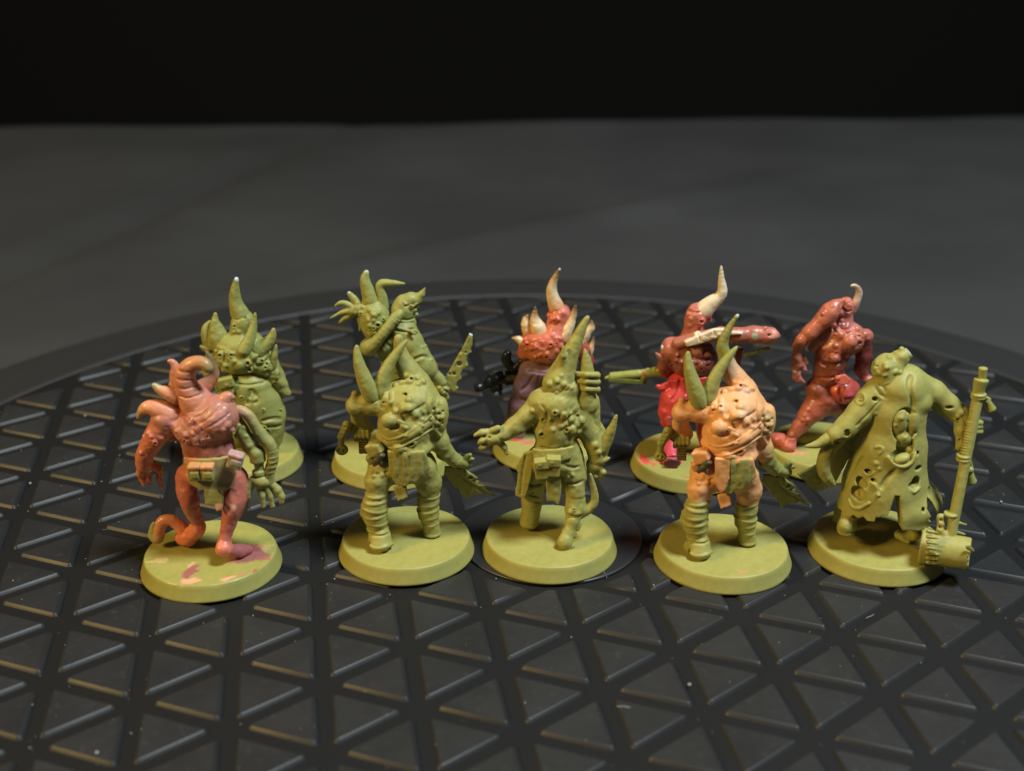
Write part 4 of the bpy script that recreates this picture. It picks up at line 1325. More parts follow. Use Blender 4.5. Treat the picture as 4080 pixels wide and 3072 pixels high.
    for y in (1290, 1330, 1380, 1425, 1460):
        hm.ball(1160, y, -13.0, 44, 11, 3.0, sub=True, rot=-25, k=.05)
    hm.tube([(1130, 1345, -13.0, 18), (1166, 1372, -13.2, 11)], k=.1)
    hm.tube([(950, 1150, -7.6, 26), (955, 1190, -8, 24), (945, 1230, -8.4, 22), (990, 1280, -8.8, 30)], k=.3)
    hm.pit((958, 1172, 13), (950, 1215, 11))
    hm.tube([(1040, 1180, -7.6, 14), (1115, 1198, -7.6, 7)], k=.2); hm.tube([(1030, 1238, -8.2, 14), (1105, 1260, -8.2, 7)], k=.2)
    hm.build(e)


tentacle_figure(Frame(-54.08, 197.76, 480, 1380, 1.557))
spur_figure(Frame(7.07, 204.30, 1860, 1230, 1.4487))


def peach_paint(b):
    g = np.array(GREEN)
    for x, y, r, c, a in ((740, 560, 95, g * .9 + .06, .55), (560, 900, 90, GREEN, .0), (470, 470, 70, srgb(226, 176, 140), .6), (560, 500, 80, srgb(228, 180, 140), .5), (450, 640, 70, srgb(232, 164, 112), .5),
                          (600, 740, 70, srgb(214, 140, 92), .5), (365, 1060, 70, srgb(232, 170, 136), .7), (600, 370, 60, srgb(170, 150, 130), .6)):
        b.dab(x, y, r, c, .7, a)


PEACH = srgb(226, 150, 92)
coat_figure(Frame(67.68, 203.96, 3160, 1350, 1.6175))


def green_spiked(fr):
    g = (0.295, 0.30, 0.084)
    e = figure(fr, 'green miniature with a crown of shoulder spikes and baggy trousers, behind the pink hose-armed one', GREEN, (), 6)
    b = Part(fr, 'body', (120, 280, 820, 1000), -8, 8, g, vox=.16)
    b.ball(440, 655, 0, 190, 130, 4.6, k=1)
    b.ball(420, 560, .4, 185, 100, 4.2, k=1)
    b.ball(590, 700, 0, 90, 100, 3.2, k=.8)
    b.ball(450, 405, .6, 84, 90, 2.4, k=.8)
    b.tube([(445, 440, .6, 80), (440, 500, .5, 88)], k=.6)
    b.tube([(640, 730, .2, 80), (680, 800, .2, 70), (725, 865, .2, 48), (765, 915, -.2, 30)], k=.5)
    b.tube([(240, 680, .2, 70), (215, 760, 0, 60)], k=.6)
    b.lumps(.2, 1.3)
    b.crater((388, 435, 20), (345, 628, 22), (485, 700, 30), (497, 748, 26), (327, 716, 22), (210, 625, 18))
    b.pimple((425, 718, 34), (390, 690, 24), (520, 660, 34), (300, 660, 26), (280, 690, 22), (310, 750, 24), (560, 690, 26), (600, 660, 26), (570, 640, 20), (420, 475, 22), (385, 480, 20), (650, 770, 26), (690, 770, 24),
             (660, 800, 22), (620, 780, 22), (260, 620, 24), (230, 650, 22), (290, 620, 20), (350, 670, 20), (640, 740, 24))
    spots(b, 290, 660, 100, 70, 22, 10, 22, 5, .3)
    spots(b, 590, 690, 90, 60, 16, 10, 22, 6, .3)
    spots(b, 660, 790, 50, 50, 10, 10, 20, 8, .1)
    b.groove([(440, 340), (490, 400), (480, 460)], 5, k=.3)
    b.build(e)
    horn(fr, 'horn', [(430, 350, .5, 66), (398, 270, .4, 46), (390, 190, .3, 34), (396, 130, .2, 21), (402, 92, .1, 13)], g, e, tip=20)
    for pts in ([(285, 545, .2, 88), (262, 470, -.2, 56), (246, 400, -.3, 28), (249, 342, -.3, 9)], [(225, 570, .8, 58), (192, 490, .7, 42), (188, 440, .7, 26), (212, 402, .7, 9)],
                [(205, 600, 0, 34), (175, 588, 0, 20), (143, 580, 0, 8)], [(455, 610, -3.4, 50), (500, 520, -2.8, 38), (525, 430, -2.2, 24), (537, 343, -2, 9)],
                [(560, 610, -1.6, 62), (620, 560, -1.4, 44), (660, 505, -1.4, 28), (670, 455, -1.4, 9)], [(660, 720, -1.4, 32), (675, 640, -1.6, 22), (688, 573, -1.6, 8)]):
        horn(fr, 'spike', pts, g, e, edit=lambda P_: P_.lumps(.05, 1.0))
    t = Part(fr, 'trousers', (300, 760, 800, 1340), -7, 9, g, vox=.16)
    t.ball(490, 830, 0, 185, 60, 4.2, k=.6)
    t.tube([(500, 870, 0, 170), (560, 980, -.2, 165), (610, 1080, -.6, 142), (625, 1180, -.6, 118), (635, 1245, -.4, 95)], k=1)
    t.tube([(400, 900, .8, 130), (400, 1050, 1.8, 120), (410, 1200, 2.4, 95), (420, 1290, 2.6, 70)], k=.8)
    t.groove([(400, 850), (490, 862), (600, 840)], 8, k=.2)
    t.groove([(520, 900), (560, 960), (540, 985)], 9, k=.5)
    t.groove([(500, 900), (480, 1000)], 8, k=.5)
    t.groove([(590, 1120), (650, 1100), (730, 1105)], 9, k=.4)
    t.groove([(560, 1140), (620, 1165), (720, 1155)], 8, k=.4)
    t.ridge([(500, 960), (530, 975), (548, 955)], 12, k=.3)
    t.crater((440, 950, 18), (482, 1015, 14), (596, 1042, 16), (600, 1170, 26), (635, 1160, 17), (630, 1190, 20), (720, 1045, 14))
    t.lumps(.10, 1.8)
    t.box(640, 1345, 0, 160, 62, 8, sub=True, rnd=.1)
    t.build(e)
    bt = Part(fr, 'boot', (540, 1220, 740, 1330), -5, 6, g, vox=.16)
    bt.tube([(630, 1240, -.3, 78), (625, 1262, -.3, 76)], k=.4)
    bt.tube([(630, 1262, 0, 60), (650, 1245, 4, 50)], k=.4)
    bt.build(e)
    p_ = Part(fr, 'pouch', (230, 780, 400, 960), -8, 2, g, vox=.16)
    p_.box(325, 865, -4.0, 48, 62, 1.0, rot=14, rnd=.25)
    p_.box(332, 835, -4.2, 54, 36, 1.1, rot=14, rnd=.2)
    p_.box(270, 845, -3.2, 26, 60, .8, rot=12, rnd=.2)
    p_.pimple((330, 860, 12))
    p_.build(e)


def pink_spiked(fr):
    sk, sk2 = srgb(190, 106, 88), srgb(164, 82, 46)
    pur, blk = srgb(116, 83, 94), srgb(34, 33, 31)
    e = figure(fr, 'red-pink miniature with cream spikes, purple trousers and a black gun', GREEN, [(-5.0, -3.2, 1.2, 1.4, 0, srgb(190, 96, 88), .85), (7.6, 1.2, 1.2, 1.4, 20, srgb(200, 90, 80), .8)], 8)
    b = Part(fr, 'body', (380, 310, 1020, 1000), -8, 8, sk, vox=.155, mat='gloss')
    b.ball(620, 680, 0, 170, 120, 4.0, k=1, col=sk2)
    b.ball(610, 590, .3, 180, 90, 4.0, k=1, col=srgb(186, 92, 66))
    b.ball(690, 520, .5, 100, 80, 3.0, k=.8)
    b.ball(720, 410, .6, 84, 82, 2.3, k=.6)
    b.tube([(700, 440, .4, 74), (690, 500, .3, 84)], k=.5)
    b.tube([(800, 640, .2, 80), (900, 690, .6, 66), (925, 780, 1.0, 52), (940, 850, 1, 40)], k=.6, col=srgb(150, 60, 50))
    b.tube([(480, 650, .2, 80), (440, 720, .4, 52)], k=.6, col=sk2)
    b.lumps(.2, 1.2)
    b.crater((468, 645, 22), (648, 645, 24), (617, 740, 24), (678, 460, 20))
    b.pimple((640, 420, 24), (660, 450, 22), (640, 465, 16), (690, 440, 18), (570, 720, 24), (560, 690, 20), (690, 700, 26), (720, 660, 28), (600, 690, 20), (540, 650, 22), (500, 680, 22), (740, 600, 22), (660, 580, 22),
             (700, 620, 20), (450, 610, 20), (800, 700, 22))
    spots(b, 610, 670, 170, 90, 30, 9, 20, 15, .25)
    spots(b, 670, 450, 60, 40, 8, 9, 16, 16, .1)
    b.dab(640, 400, 46, srgb(200, 92, 40), .5, .8); b.dab(700, 560, 70, srgb(206, 118, 104), .7, .7); b.dab(520, 780, 50, srgb(150, 120, 40), .5, .6); b.dab(660, 640, 50, srgb(176, 84, 44), .6, .8)
    b.dab(760, 400, 60, srgb(200, 116, 108), .7, .7)
    b.build(e)
    cr, dk = srgb(214, 188, 150), srgb(70, 58, 44)
    br = srgb(196, 140, 92)
    ck = [br, cr, cr, srgb(170, 130, 84), dk]
    ed = lambda P_: P_.lumps(.06, .8)
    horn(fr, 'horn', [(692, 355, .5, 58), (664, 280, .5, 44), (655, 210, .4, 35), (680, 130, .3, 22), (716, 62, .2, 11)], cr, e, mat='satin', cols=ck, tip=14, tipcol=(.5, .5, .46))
    for pts in ([(575, 570, -.6, 68), (545, 500, -.7, 50), (522, 440, -.7, 30), (530, 352, -.7, 7)], [(475, 545, .2, 46), (455, 480, .2, 32), (452, 450, .2, 20), (472, 418, .2, 7)],
                [(445, 635, 0, 38), (405, 605, -.2, 26), (350, 595, -.2, 8)], [(745, 600, -1.4, 48), (790, 510, -1.2, 36), (822, 420, -1, 22), (842, 345, -1, 8)],
                [(880, 620, .4, 50), (930, 545, .3, 36), (962, 505, .3, 24), (962, 462, .3, 9)], [(935, 740, 0, 28), (960, 660, 0, 20), (978, 588, 0, 8)]):
        horn(fr, 'spike', pts, cr, e, mat='gloss', cols=ck, edit=ed)
    t = Part(fr, 'trousers', (290, 770, 960, 1420), -7, 9, pur, vox=.16)
    t.ball(600, 830, 0, 165, 60, 4.0, k=.6)
    t.tube([(520, 860, 0, 120), (470, 980, 0, 108), (420, 1120, -.2, 98), (385, 1240, -.4, 86), (375, 1320, -.6, 76)], k=.8)
    t.tube([(680, 860, 0, 125), (740, 1000, .2, 108), (800, 1150, .4, 95), (850, 1280, .4, 80)], k=.8)
    t.groove([(480, 850), (600, 870), (720, 845)], 7, k=.2)
    t.groove([(520, 880), (470, 960), (420, 1000)], 7, k=.4); t.groove([(420, 1060), (470, 1080), (520, 1070)], 8, k=.4); t.groove([(560, 880), (540, 960)], 6, k=.3)
    t.lumps(.08, 1.6)
    t.build(e)
    bt = Part(fr, 'boot', (290, 1290, 480, 1440), -6, 6, srgb(206, 100, 86), vox=.15, mat='satin')
    bt.tube([(375, 1330, -.8, 66), (380, 1375, -1.0, 58)], k=.4); bt.tube([(380, 1378, -1, 52), (365, 1370, 3.5, 44)], k=.4)
    bt.build(e)
    bt = Part(fr, 'boot', (780, 1270, 960, 1440), -6, 6, srgb(206, 100, 86), vox=.15, mat='satin')
    bt.tube([(862, 1300, .3, 60), (878, 1375, .2, 52)], k=.4); bt.tube([(878, 1378, .2, 50), (885, 1372, 3.8, 42)], k=.4)
    bt.build(e)
    g = Part(fr, 'gun', (30, 680, 520, 1050), -1, 8, blk, vox=.155, mat='black')
    g.ball(90, 972, 3.3, 36, 32, 1.0, k=.2); g.ball(170, 935, 3.2, 34, 44, 1.0, k=.2); g.ball(225, 905, 3.2, 40, 36, 1.1, k=.2); g.ball(210, 990, 3.2, 26, 30, .9, k=.2)
    g.tube([(260, 870, 3.2, 24), (200, 890, 3.2, 18), (170, 880, 3.2, 14)], k=.2)
    g.box(370, 905, 3.2, 80, 46, 1.1, rot=-6, rnd=.2)
    g.rod(300, 875, 3.0, 440, 855, 3.0, 18)
    g.rod(295, 945, 3.0, 450, 925, 3.0, 17)
    g.rod(300, 910, 3.4, 90, 975, 3.4, 34, 26)
    g.rod(195, 915, 3.3, 210, 1000, 3.3, 26, rnd=.3); g.rod(235, 900, 3.3, 255, 1000, 3.3, 28, rnd=.3)
    g.rod(60, 985, 3.4, 130, 965, 3.4, 38, 30, rnd=.4)
    g.tube([(250, 990, 3.2, 20), (262, 1025, 3.2, 12)], k=.2); g.tube([(180, 880, 3.2, 18), (215, 885, 3.2, 20)], k=.2)
    g.tube(spline([(315, 715, 2.6, 30), (302, 755, 2.6, 34), (325, 800, 2.6, 33), (365, 830, 2.6, 30)]), k=.3)
    for x, y in ((305, 745), (315, 775), (335, 805)):
        g.ball(x, y, 2.6, 38, 9, k=.05, rot=-25)
    g.tube([(380, 820, 2, 22), (415, 775, 2, 18), (470, 762, 1.6, 18)], k=.3)
    g.ball(455, 800, 1.4, 20, k=.2, col=srgb(170, 130, 50))
    for i in range(8):
        x = 318 + 16 * i
        g.tube([(x, 895 - i, 2.1, 6), (x, 920 - i, 2.1, 6)], k=.05, col=srgb(150, 118, 76))
    g.tube([(400, 950, 3.2, 26), (420, 1000, 3.4, 22)], k=.2)
    g.build(e)


def bent_arm_figure(fr):
    g = (0.305, 0.312, .092)
    e = figure(fr, 'green miniature with a bent hose arm across its back and a notched cleaver held up', GREEN, (), 9)
    b = Part(fr, 'body', (120, 160, 840, 1320), -7, 9, g, vox=.16)
    b.ball(345, 415, 0, 105, 150, 3.2, k=.8)
    b.ball(230, 335, 0, 48, 46, 1.4, k=.6)
    b.tube([(230, 340, 0, 44), (300, 370, 0, 60)], k=.5)
    b.ball(430, 590, .6, 90, 90, 2.8, k=.8)
    b.ball(540, 560, .4, 130, 120, 3.6, k=.8)
    b.tube([(500, 640, 1, 125), (520, 800, 1.6, 115), (540, 900, 2, 115)], k=1)
    b.tube([(480, 930, 1.6, 95), (450, 1100, 1.6, 78), (440, 1230, 1.4, 62)], k=.6)
    b.tube([(600, 930, 2.2, 95), (640, 1100, 2.6, 78), (650, 1220, 2.8, 62)], k=.6)
    b.tube([(440, 1240, 1.2, 62), (430, 1240, 4, 50)], k=.5); b.tube([(650, 1235, 2.6, 60), (660, 1220, 5.5, 50)], k=.5)
    b.lumps(.14, 1.3)
    b.crater((318, 465, 24), (366, 450, 28), (405, 412, 18), (245, 370, 16), (330, 535, 20))
    b.pimple((340, 385, 34), (310, 350, 22), (365, 370, 20), (300, 420, 20), (345, 505, 22), (310, 515, 20), (360, 530, 16), (270, 300, 22), (255, 330, 18), (220, 300, 20), (210, 365, 16), (430, 610, 30), (410, 630, 22), (450, 580, 20))
    spots(b, 330, 460, 70, 90, 14, 8, 16, 21, .3)
    b.build(e)
    h = Part(fr, 'claw_hand', (10, 260, 260, 470), -4, 4, g, vox=.16)
    h.ball(190, 345, 0, 50, 44, 1.3, k=.4)
    for pts in ([(175, 320, -.2, 26), (130, 298, -.4, 19), (95, 298, -.5, 15), (62, 318, -.5, 6)], [(165, 350, -.4, 24), (110, 365, -.6, 17), (30, 403, -.8, 5)], [(175, 380, -.2, 26), (135, 400, -.4, 19), (88, 440, -.5, 6)], [(235, 400, .2, 24), (245, 440, .2, 18), (238, 488, .2, 8)]):
        h.tube(spline(pts), k=.15)
    h.build(e)
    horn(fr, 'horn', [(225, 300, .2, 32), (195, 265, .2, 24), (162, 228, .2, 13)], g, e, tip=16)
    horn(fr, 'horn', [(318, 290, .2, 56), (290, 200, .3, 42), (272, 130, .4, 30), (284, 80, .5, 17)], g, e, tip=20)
    horn(fr, 'horn', [(392, 330, .6, 48), (388, 250, .6, 38), (378, 180, .7, 30), (400, 158, .7, 27), (460, 156, .6, 22), (553, 160, .4, 7)], g, e)
    hd = Part(fr, 'hood', (440, 170, 730, 500), -5, 6, g, vox=.155)
    hd.ball(545, 345, .5, 85, 85, 2.4, k=.6)
    hd.tube([(560, 300, .5, 72), (600, 275, .4, 52), (640, 268, .3, 36), (672, 235, .2, 20), (695, 192, .1, 8)], k=.5)
    hd.tube([(540, 400, .5, 84), (545, 440, .5, 90)], k=.4)
    hd.ridge([(545, 290), (570, 315), (600, 330), (640, 300)], 9, k=.15)
    hd.groove([(560, 320), (610, 310)], 7, k=.2)
    hd.pimple((640, 320, 18), (620, 350, 20), (635, 380, 16)); hd.crater((600, 325, 16))
    hd.groove([(500, 400), (560, 420), (620, 405)], 7, k=.2); hd.groove([(500, 430), (560, 448), (620, 435)], 7, k=.2)
    hd.build(e)
    horn(fr, 'hose', [(520, 370, -2.2, 30), (480, 410, -2.8, 34), (420, 490, -3.4, 36), (350, 575, -3.2, 40), (300, 612, -2.2, 56), (300, 600, -1, 56)], g, e, vox=.15,
         edit=lambda P_: (P_.ball(492, 398, -2.6, 42, 12, 1.2, k=.05, rot=-40), P_.ball(480, 412, -2.8, 40, 10, 1.2, k=.05, rot=-40)))
    s = Part(fr, 'sleeve', (440, 450, 850, 920), -6, 7, g, vox=.16)
    s.tube([(545, 500, -.4, 100), (590, 580, -.8, 92), (640, 660, -1.2, 84), (690, 735, -1.4, 78), (712, 765, -1.4, 76)], k=.7)
    s.tube([(740, 790, -1.3, 50), (790, 830, -1.2, 44), (815, 855, -1.2, 40)], k=.1)
    for q in ([(480, 480), (560, 500), (620, 480)], [(620, 700), (680, 668), (750, 690)]):
        s.groove(q, 4, k=.5)
    s.plate([(580, 480, -3.4), (640, 510, -3.4), (630, 525, -3.4), (600, 510, -3.4)], .5)
    s.ridge([(500, 470), (570, 490), (640, 500)], 8, k=.2)
    s.ball(712, 790, -1.4, 80, 20, 2.1, k=.1, rot=30)
    s.pimple((680, 610, 12), (700, 600, 12), (740, 700, 14), (715, 680, 12))
    s.build(e)
    k = Part(fr, 'cleaver', (740, 490, 1060, 1000), -5, 3, g, vox=.16)
    k.plate([(805, 875, -1.2), (880, 755, -1.2), (935, 655, -1.2), (948, 640, -1.2), (1012, 510, -1.2), (1034, 520, -1.2), (1030, 595, -1.2), (1018, 625, -1.2), (1030, 640, -1.2), (1000, 662, -1.2), (990, 700, -1.2), (1002, 735, -1.2), (965, 765, -1.2),
             (948, 800, -1.2), (955, 830, -1.2), (925, 850, -1.2), (918, 880, -1.2), (935, 895, -1.2), (900, 930, -1.2), (865, 905, -1.2)], .75, rnd=.2)
    k.pit((940, 725, 19), (905, 797, 14), (872, 797, 10), (955, 640, 9), (985, 645, 8))
    k.tip(1022, 515, -1.2, 16)
    k.rod(830, 880, -1.2, 780, 960, -1.2, 24, 22, rnd=.3)
    for i in range(4):
        k.ball(800 + 14 * i, 925 - 12 * i, -1.4, 34, 11, 1.1, k=.06, rot=-50 + 6 * i)
    k.tube([(845, 930, -1.2, 16), (855, 965, -1.2, 14), (845, 985, -1.2, 10)], k=.2)
    k.build(e)
    f = Part(fr, 'hand', (750, 850, 880, 980), -4, 3, g, vox=.16)
    for i, (x, y) in enumerate(((800, 895), (815, 912), (828, 928))):
        f.tube([(x - 26, y - 16, -.8, 16), (x, y, -2.2, 17), (x + 18, y + 14, -1.6, 14)], k=.12)
    f.build(e)


def red_trouser_figure(fr):
    sk, rd = srgb(172, 96, 80), srgb(188, 48, 48)
    dab = srgb(206, 62, 56)
    e = figure(fr, 'brown-red miniature with a bent cream horn, red trousers and a shielded arm thrust out', GREEN,
               [(-9.6, -3.4, 1.5, 2.2, 115, dab, 1), (-7.0, -3.0, .7, 2.2, 10, dab, .8), (-5.6, -4.0, .8, 2, -20, dab, .8), (-3.6, -3.2, 1.5, 1.6, 60, srgb(190, 80, 80), .8), (-.5, -10.3, .6, 3.4, 4, dab, .9), (-8.3, -5.0, .5, 1.8, 100, dab, .9)], 10)
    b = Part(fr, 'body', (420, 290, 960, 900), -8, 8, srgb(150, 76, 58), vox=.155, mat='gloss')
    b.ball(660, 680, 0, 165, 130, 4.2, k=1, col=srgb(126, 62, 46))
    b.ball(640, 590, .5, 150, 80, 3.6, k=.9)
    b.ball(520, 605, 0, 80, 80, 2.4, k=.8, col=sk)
    b.tube([(500, 640, 0, 66), (470, 720, .6, 52), (470, 770, 1.2, 42)], k=.5, col=srgb(130, 64, 48))
    b.tube([(650, 540, .6, 74), (668, 470, .6, 68)], k=.5, col=sk)
    b.ball(692, 372, .6, 78, 84, 2.3, k=.6, col=srgb(186, 104, 90))
    b.ball(645, 415, .2, 44, 58, 1.5, k=.4, col=sk)
    b.ridge([(630, 370), (660, 350), (700, 352)], 14, k=.2, sink=.4)
    b.ball(632, 448, 0, 30, 24, 1.0, k=.3, col=sk)
    b.lumps(.15, 1.3)
    b.crater((722, 418, 26), (775, 405, 18))
    b.pimple((770, 380, 22), (650, 400, 20), (640, 445, 18), (690, 470, 18), (700, 620, 46), (760, 660, 34), (600, 700, 34), (560, 690, 26), (640, 740, 30), (720, 730, 26), (760, 700, 24))
    b.groove([(640, 610), (650, 660), (720, 690), (800, 680)], 10, k=.4); b.groove([(620, 340), (680, 360), (740, 345)], 6, k=.3)
    spots(b, 640, 700, 150, 70, 20, 10, 22, 31, .15)
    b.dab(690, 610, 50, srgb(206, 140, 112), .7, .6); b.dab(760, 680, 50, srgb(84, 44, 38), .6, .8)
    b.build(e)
    cm = srgb(208, 190, 162)
    horn(fr, 'horn', [(735, 340, .4, 62), (790, 290, .2, 50), (845, 248, 0, 36), (866, 200, -.1, 30), (858, 130, -.1, 20), (857, 37, -.2, 6)], cm, e, mat='satin')
    horn(fr, 'spike', [(470, 640, -.4, 16), (456, 610, -.6, 12), (449, 588, -.6, 5)], WORN, e)
    horn(fr, 'spike', [(460, 680, -.6, 26), (430, 660, -.8, 16), (404, 638, -1, 5)], srgb(150, 90, 70), e)
    a = Part(fr, 'arm', (500, 430, 1290, 650), -6, 5, sk, vox=.155, mat='satin')
    a.tube([(560, 570, -1.6, 46), (700, 530, -2.2, 46), (860, 505, -2.4, 50), (960, 515, -2.2, 54)], k=.5, col=srgb(160, 90, 72))
    a.tube([(940, 515, -2.2, 54), (1080, 508, -2, 58), (1170, 512, -2, 56), (1215, 512, -2, 44), (1248, 520, -2, 16)], k=.5)
    a.tube([(1180, 560, -2, 20), (1215, 540, -2, 30)], k=.3)
    a.plate([(600, 555, -3.6), (690, 515, -3.9), (800, 468, -4.1), (880, 462, -4.1), (885, 510, -4.1), (800, 540, -4.1), (690, 575, -3.9), (620, 590, -3.6)], 1.2, rnd=.3, k=.2, col=cm)
    a.plate([(880, 478, -4), (1005, 490, -4), (1000, 505, -4), (885, 512, -4)], .9, rnd=.2, k=.2, col=srgb(214, 180, 160))
    a.groove([(700, 520), (720, 560)], 6, k=.15); a.groove([(800, 475), (820, 530)], 6, k=.15)
    spots(a, 760, 520, 120, 26, 14, 9, 16, 33, .1, col=cm)
    a.dab(1092, 520, 26, srgb(140, 160, 130), .3); a.dab(1225, 510, 46, srgb(214, 138, 120), .5); a.dab(620, 565, 50, cm, .4)
    a.pimple((1190, 500, 16), (1160, 470, 16)); a.pit((1190, 515, 10))
    a.build(e)
    sh = Part(fr, 'shield_strap', (860, 560, 1220, 760), -5, 6, (.24, .25, .1), vox=.155, mat='satin')
    sh.plate([(1010, 640, -1), (1190, 590, -1), (1196, 612, -1), (1020, 668, -1)], .6, rnd=.15)
    sh.plate([(600, 600, -3.4), (700, 560, -3.6), (830, 520, -3.8), (830, 540, -3.8), (700, 585, -3.6), (640, 610, -3.4)], .8)
    sh.rod(985, 600, .5, 970, 740, 1.0, 26, 14, col=srgb(120, 56, 44))
    sh.build(e)
    g = Part(fr, 'gun', (30, 700, 530, 900), -3, 6, (.30, .33, .08), vox=.155, mat='satin')
    g.rod(465, 760, 1.4, 370, 770, 1.6, 40, 34, rnd=.4)
    g.rod(380, 770, 1.6, 290, 780, 1.7, 36, 26, rnd=.4)
    g.rod(300, 778, 1.7, 85, 800, 2.0, 30, 30, rnd=.3)
    g.rod(95, 798, 2.0, 50, 812, 2.0, 20, 8, rnd=.2)
    g.box(200, 822, 1.9, 120, 20, .9, rot=-5, col=(.15, .18, .05), rnd=.25)
    g.tube([(320, 800, 1.6, 26), (330, 840, 1.6, 12)], k=.2)
    for i in range(12):
        x = 120 + i * 14
        g.rod(x, 770 - (x - 120) * .1, 1.9, x + 1, 800, 1.6, 5, sub=True, k=.03)
    g.dab(320, 775, 20, srgb(170, 90, 60), .4); g.dab(420, 765, 14, srgb(170, 90, 60), .4)
    g.pimple((400, 745, 14), (350, 755, 16), (430, 760, 16))
    g.build(e)
    t = Part(fr, 'trousers', (380, 760, 960, 1330), -8, 8, rd, vox=.155, mat='gloss')
    t.ball(640, 820, 0, 145, 80, 3.8, k=.8)
    t.tube([(600, 880, -.4, 115), (540, 960, -1.6, 105), (500, 1040, -2.4, 76), (492, 1100, -2.6, 58)], k=.7)
    t.tube([(495, 1100, -2.4, 52), (530, 1140, -1.0, 46), (560, 1180, .5, 40)], k=.5, col=srgb(150, 60, 50))
    t.tube([(720, 880, .4, 115), (760, 1020, .8, 95), (770, 1180, 1, 80), (775, 1290, 1, 66)], k=.8)
    for q in ([(405, 870, -1.6), (520, 815, -2.2), (560, 850, -2.4), (540, 935, -2.4), (470, 905, -2)], [(520, 820, -2.6), (640, 800, -3.2), (650, 900, -3.4), (600, 945, -3.2), (540, 930, -2.8)], [(640, 810, -3.4), (760, 800, -3), (740, 900, -3), (660, 890, -3.4)]):
        t.plate(q, .8, rnd=.3, k=.3)
    t.pimple((420, 870, 16), (440, 885, 16), (460, 880, 14), (640, 880, 14))
    t.groove([(570, 820), (560, 900), (520, 960)], 8, k=.3); t.groove([(620, 810), (610, 920)], 8, k=.3); t.groove([(500, 830), (520, 880)], 7, k=.3)
    spots(t, 500, 1105, 30, 25, 5, 9, 15, 35, 0)
    t.dab(505, 1105, 44, srgb(214, 100, 104), .5)
    t.build(e)
    bt = Part(fr, 'boot', (410, 1200, 640, 1470), -9, 4, srgb(182, 52, 66), vox=.155, mat='satin')
    bt.rod(500, 1225, .2, 516, 1380, -4.2, 50, 68, rnd=.3)
    bt.ball(506, 1290, -1.9, 62, 18, 1.9, k=.15, rot=-5)
    bt.ball(514, 1385, -4.6, 70, 40, 1.5, k=.3)
    bt.ball(518, 1398, -6.4, 60, 38, .5, k=.1, col=srgb(82, 30, 32))
    bt.ball(518, 1396, -6.95, 42, 26, .25, k=.1, sub=True, col=srgb(66, 26, 30))
    bt.build(e)
    bt = Part(fr, 'boot', (690, 1240, 880, 1400), -4, 7, srgb(182, 52, 66), vox=.18, mat='satin')
    bt.tube([(775, 1290, 1, 64), (778, 1330, 1, 58)], k=.4); bt.tube([(778, 1330, 1, 54), (790, 1310, 4.5, 44)], k=.4)
    bt.build(e)


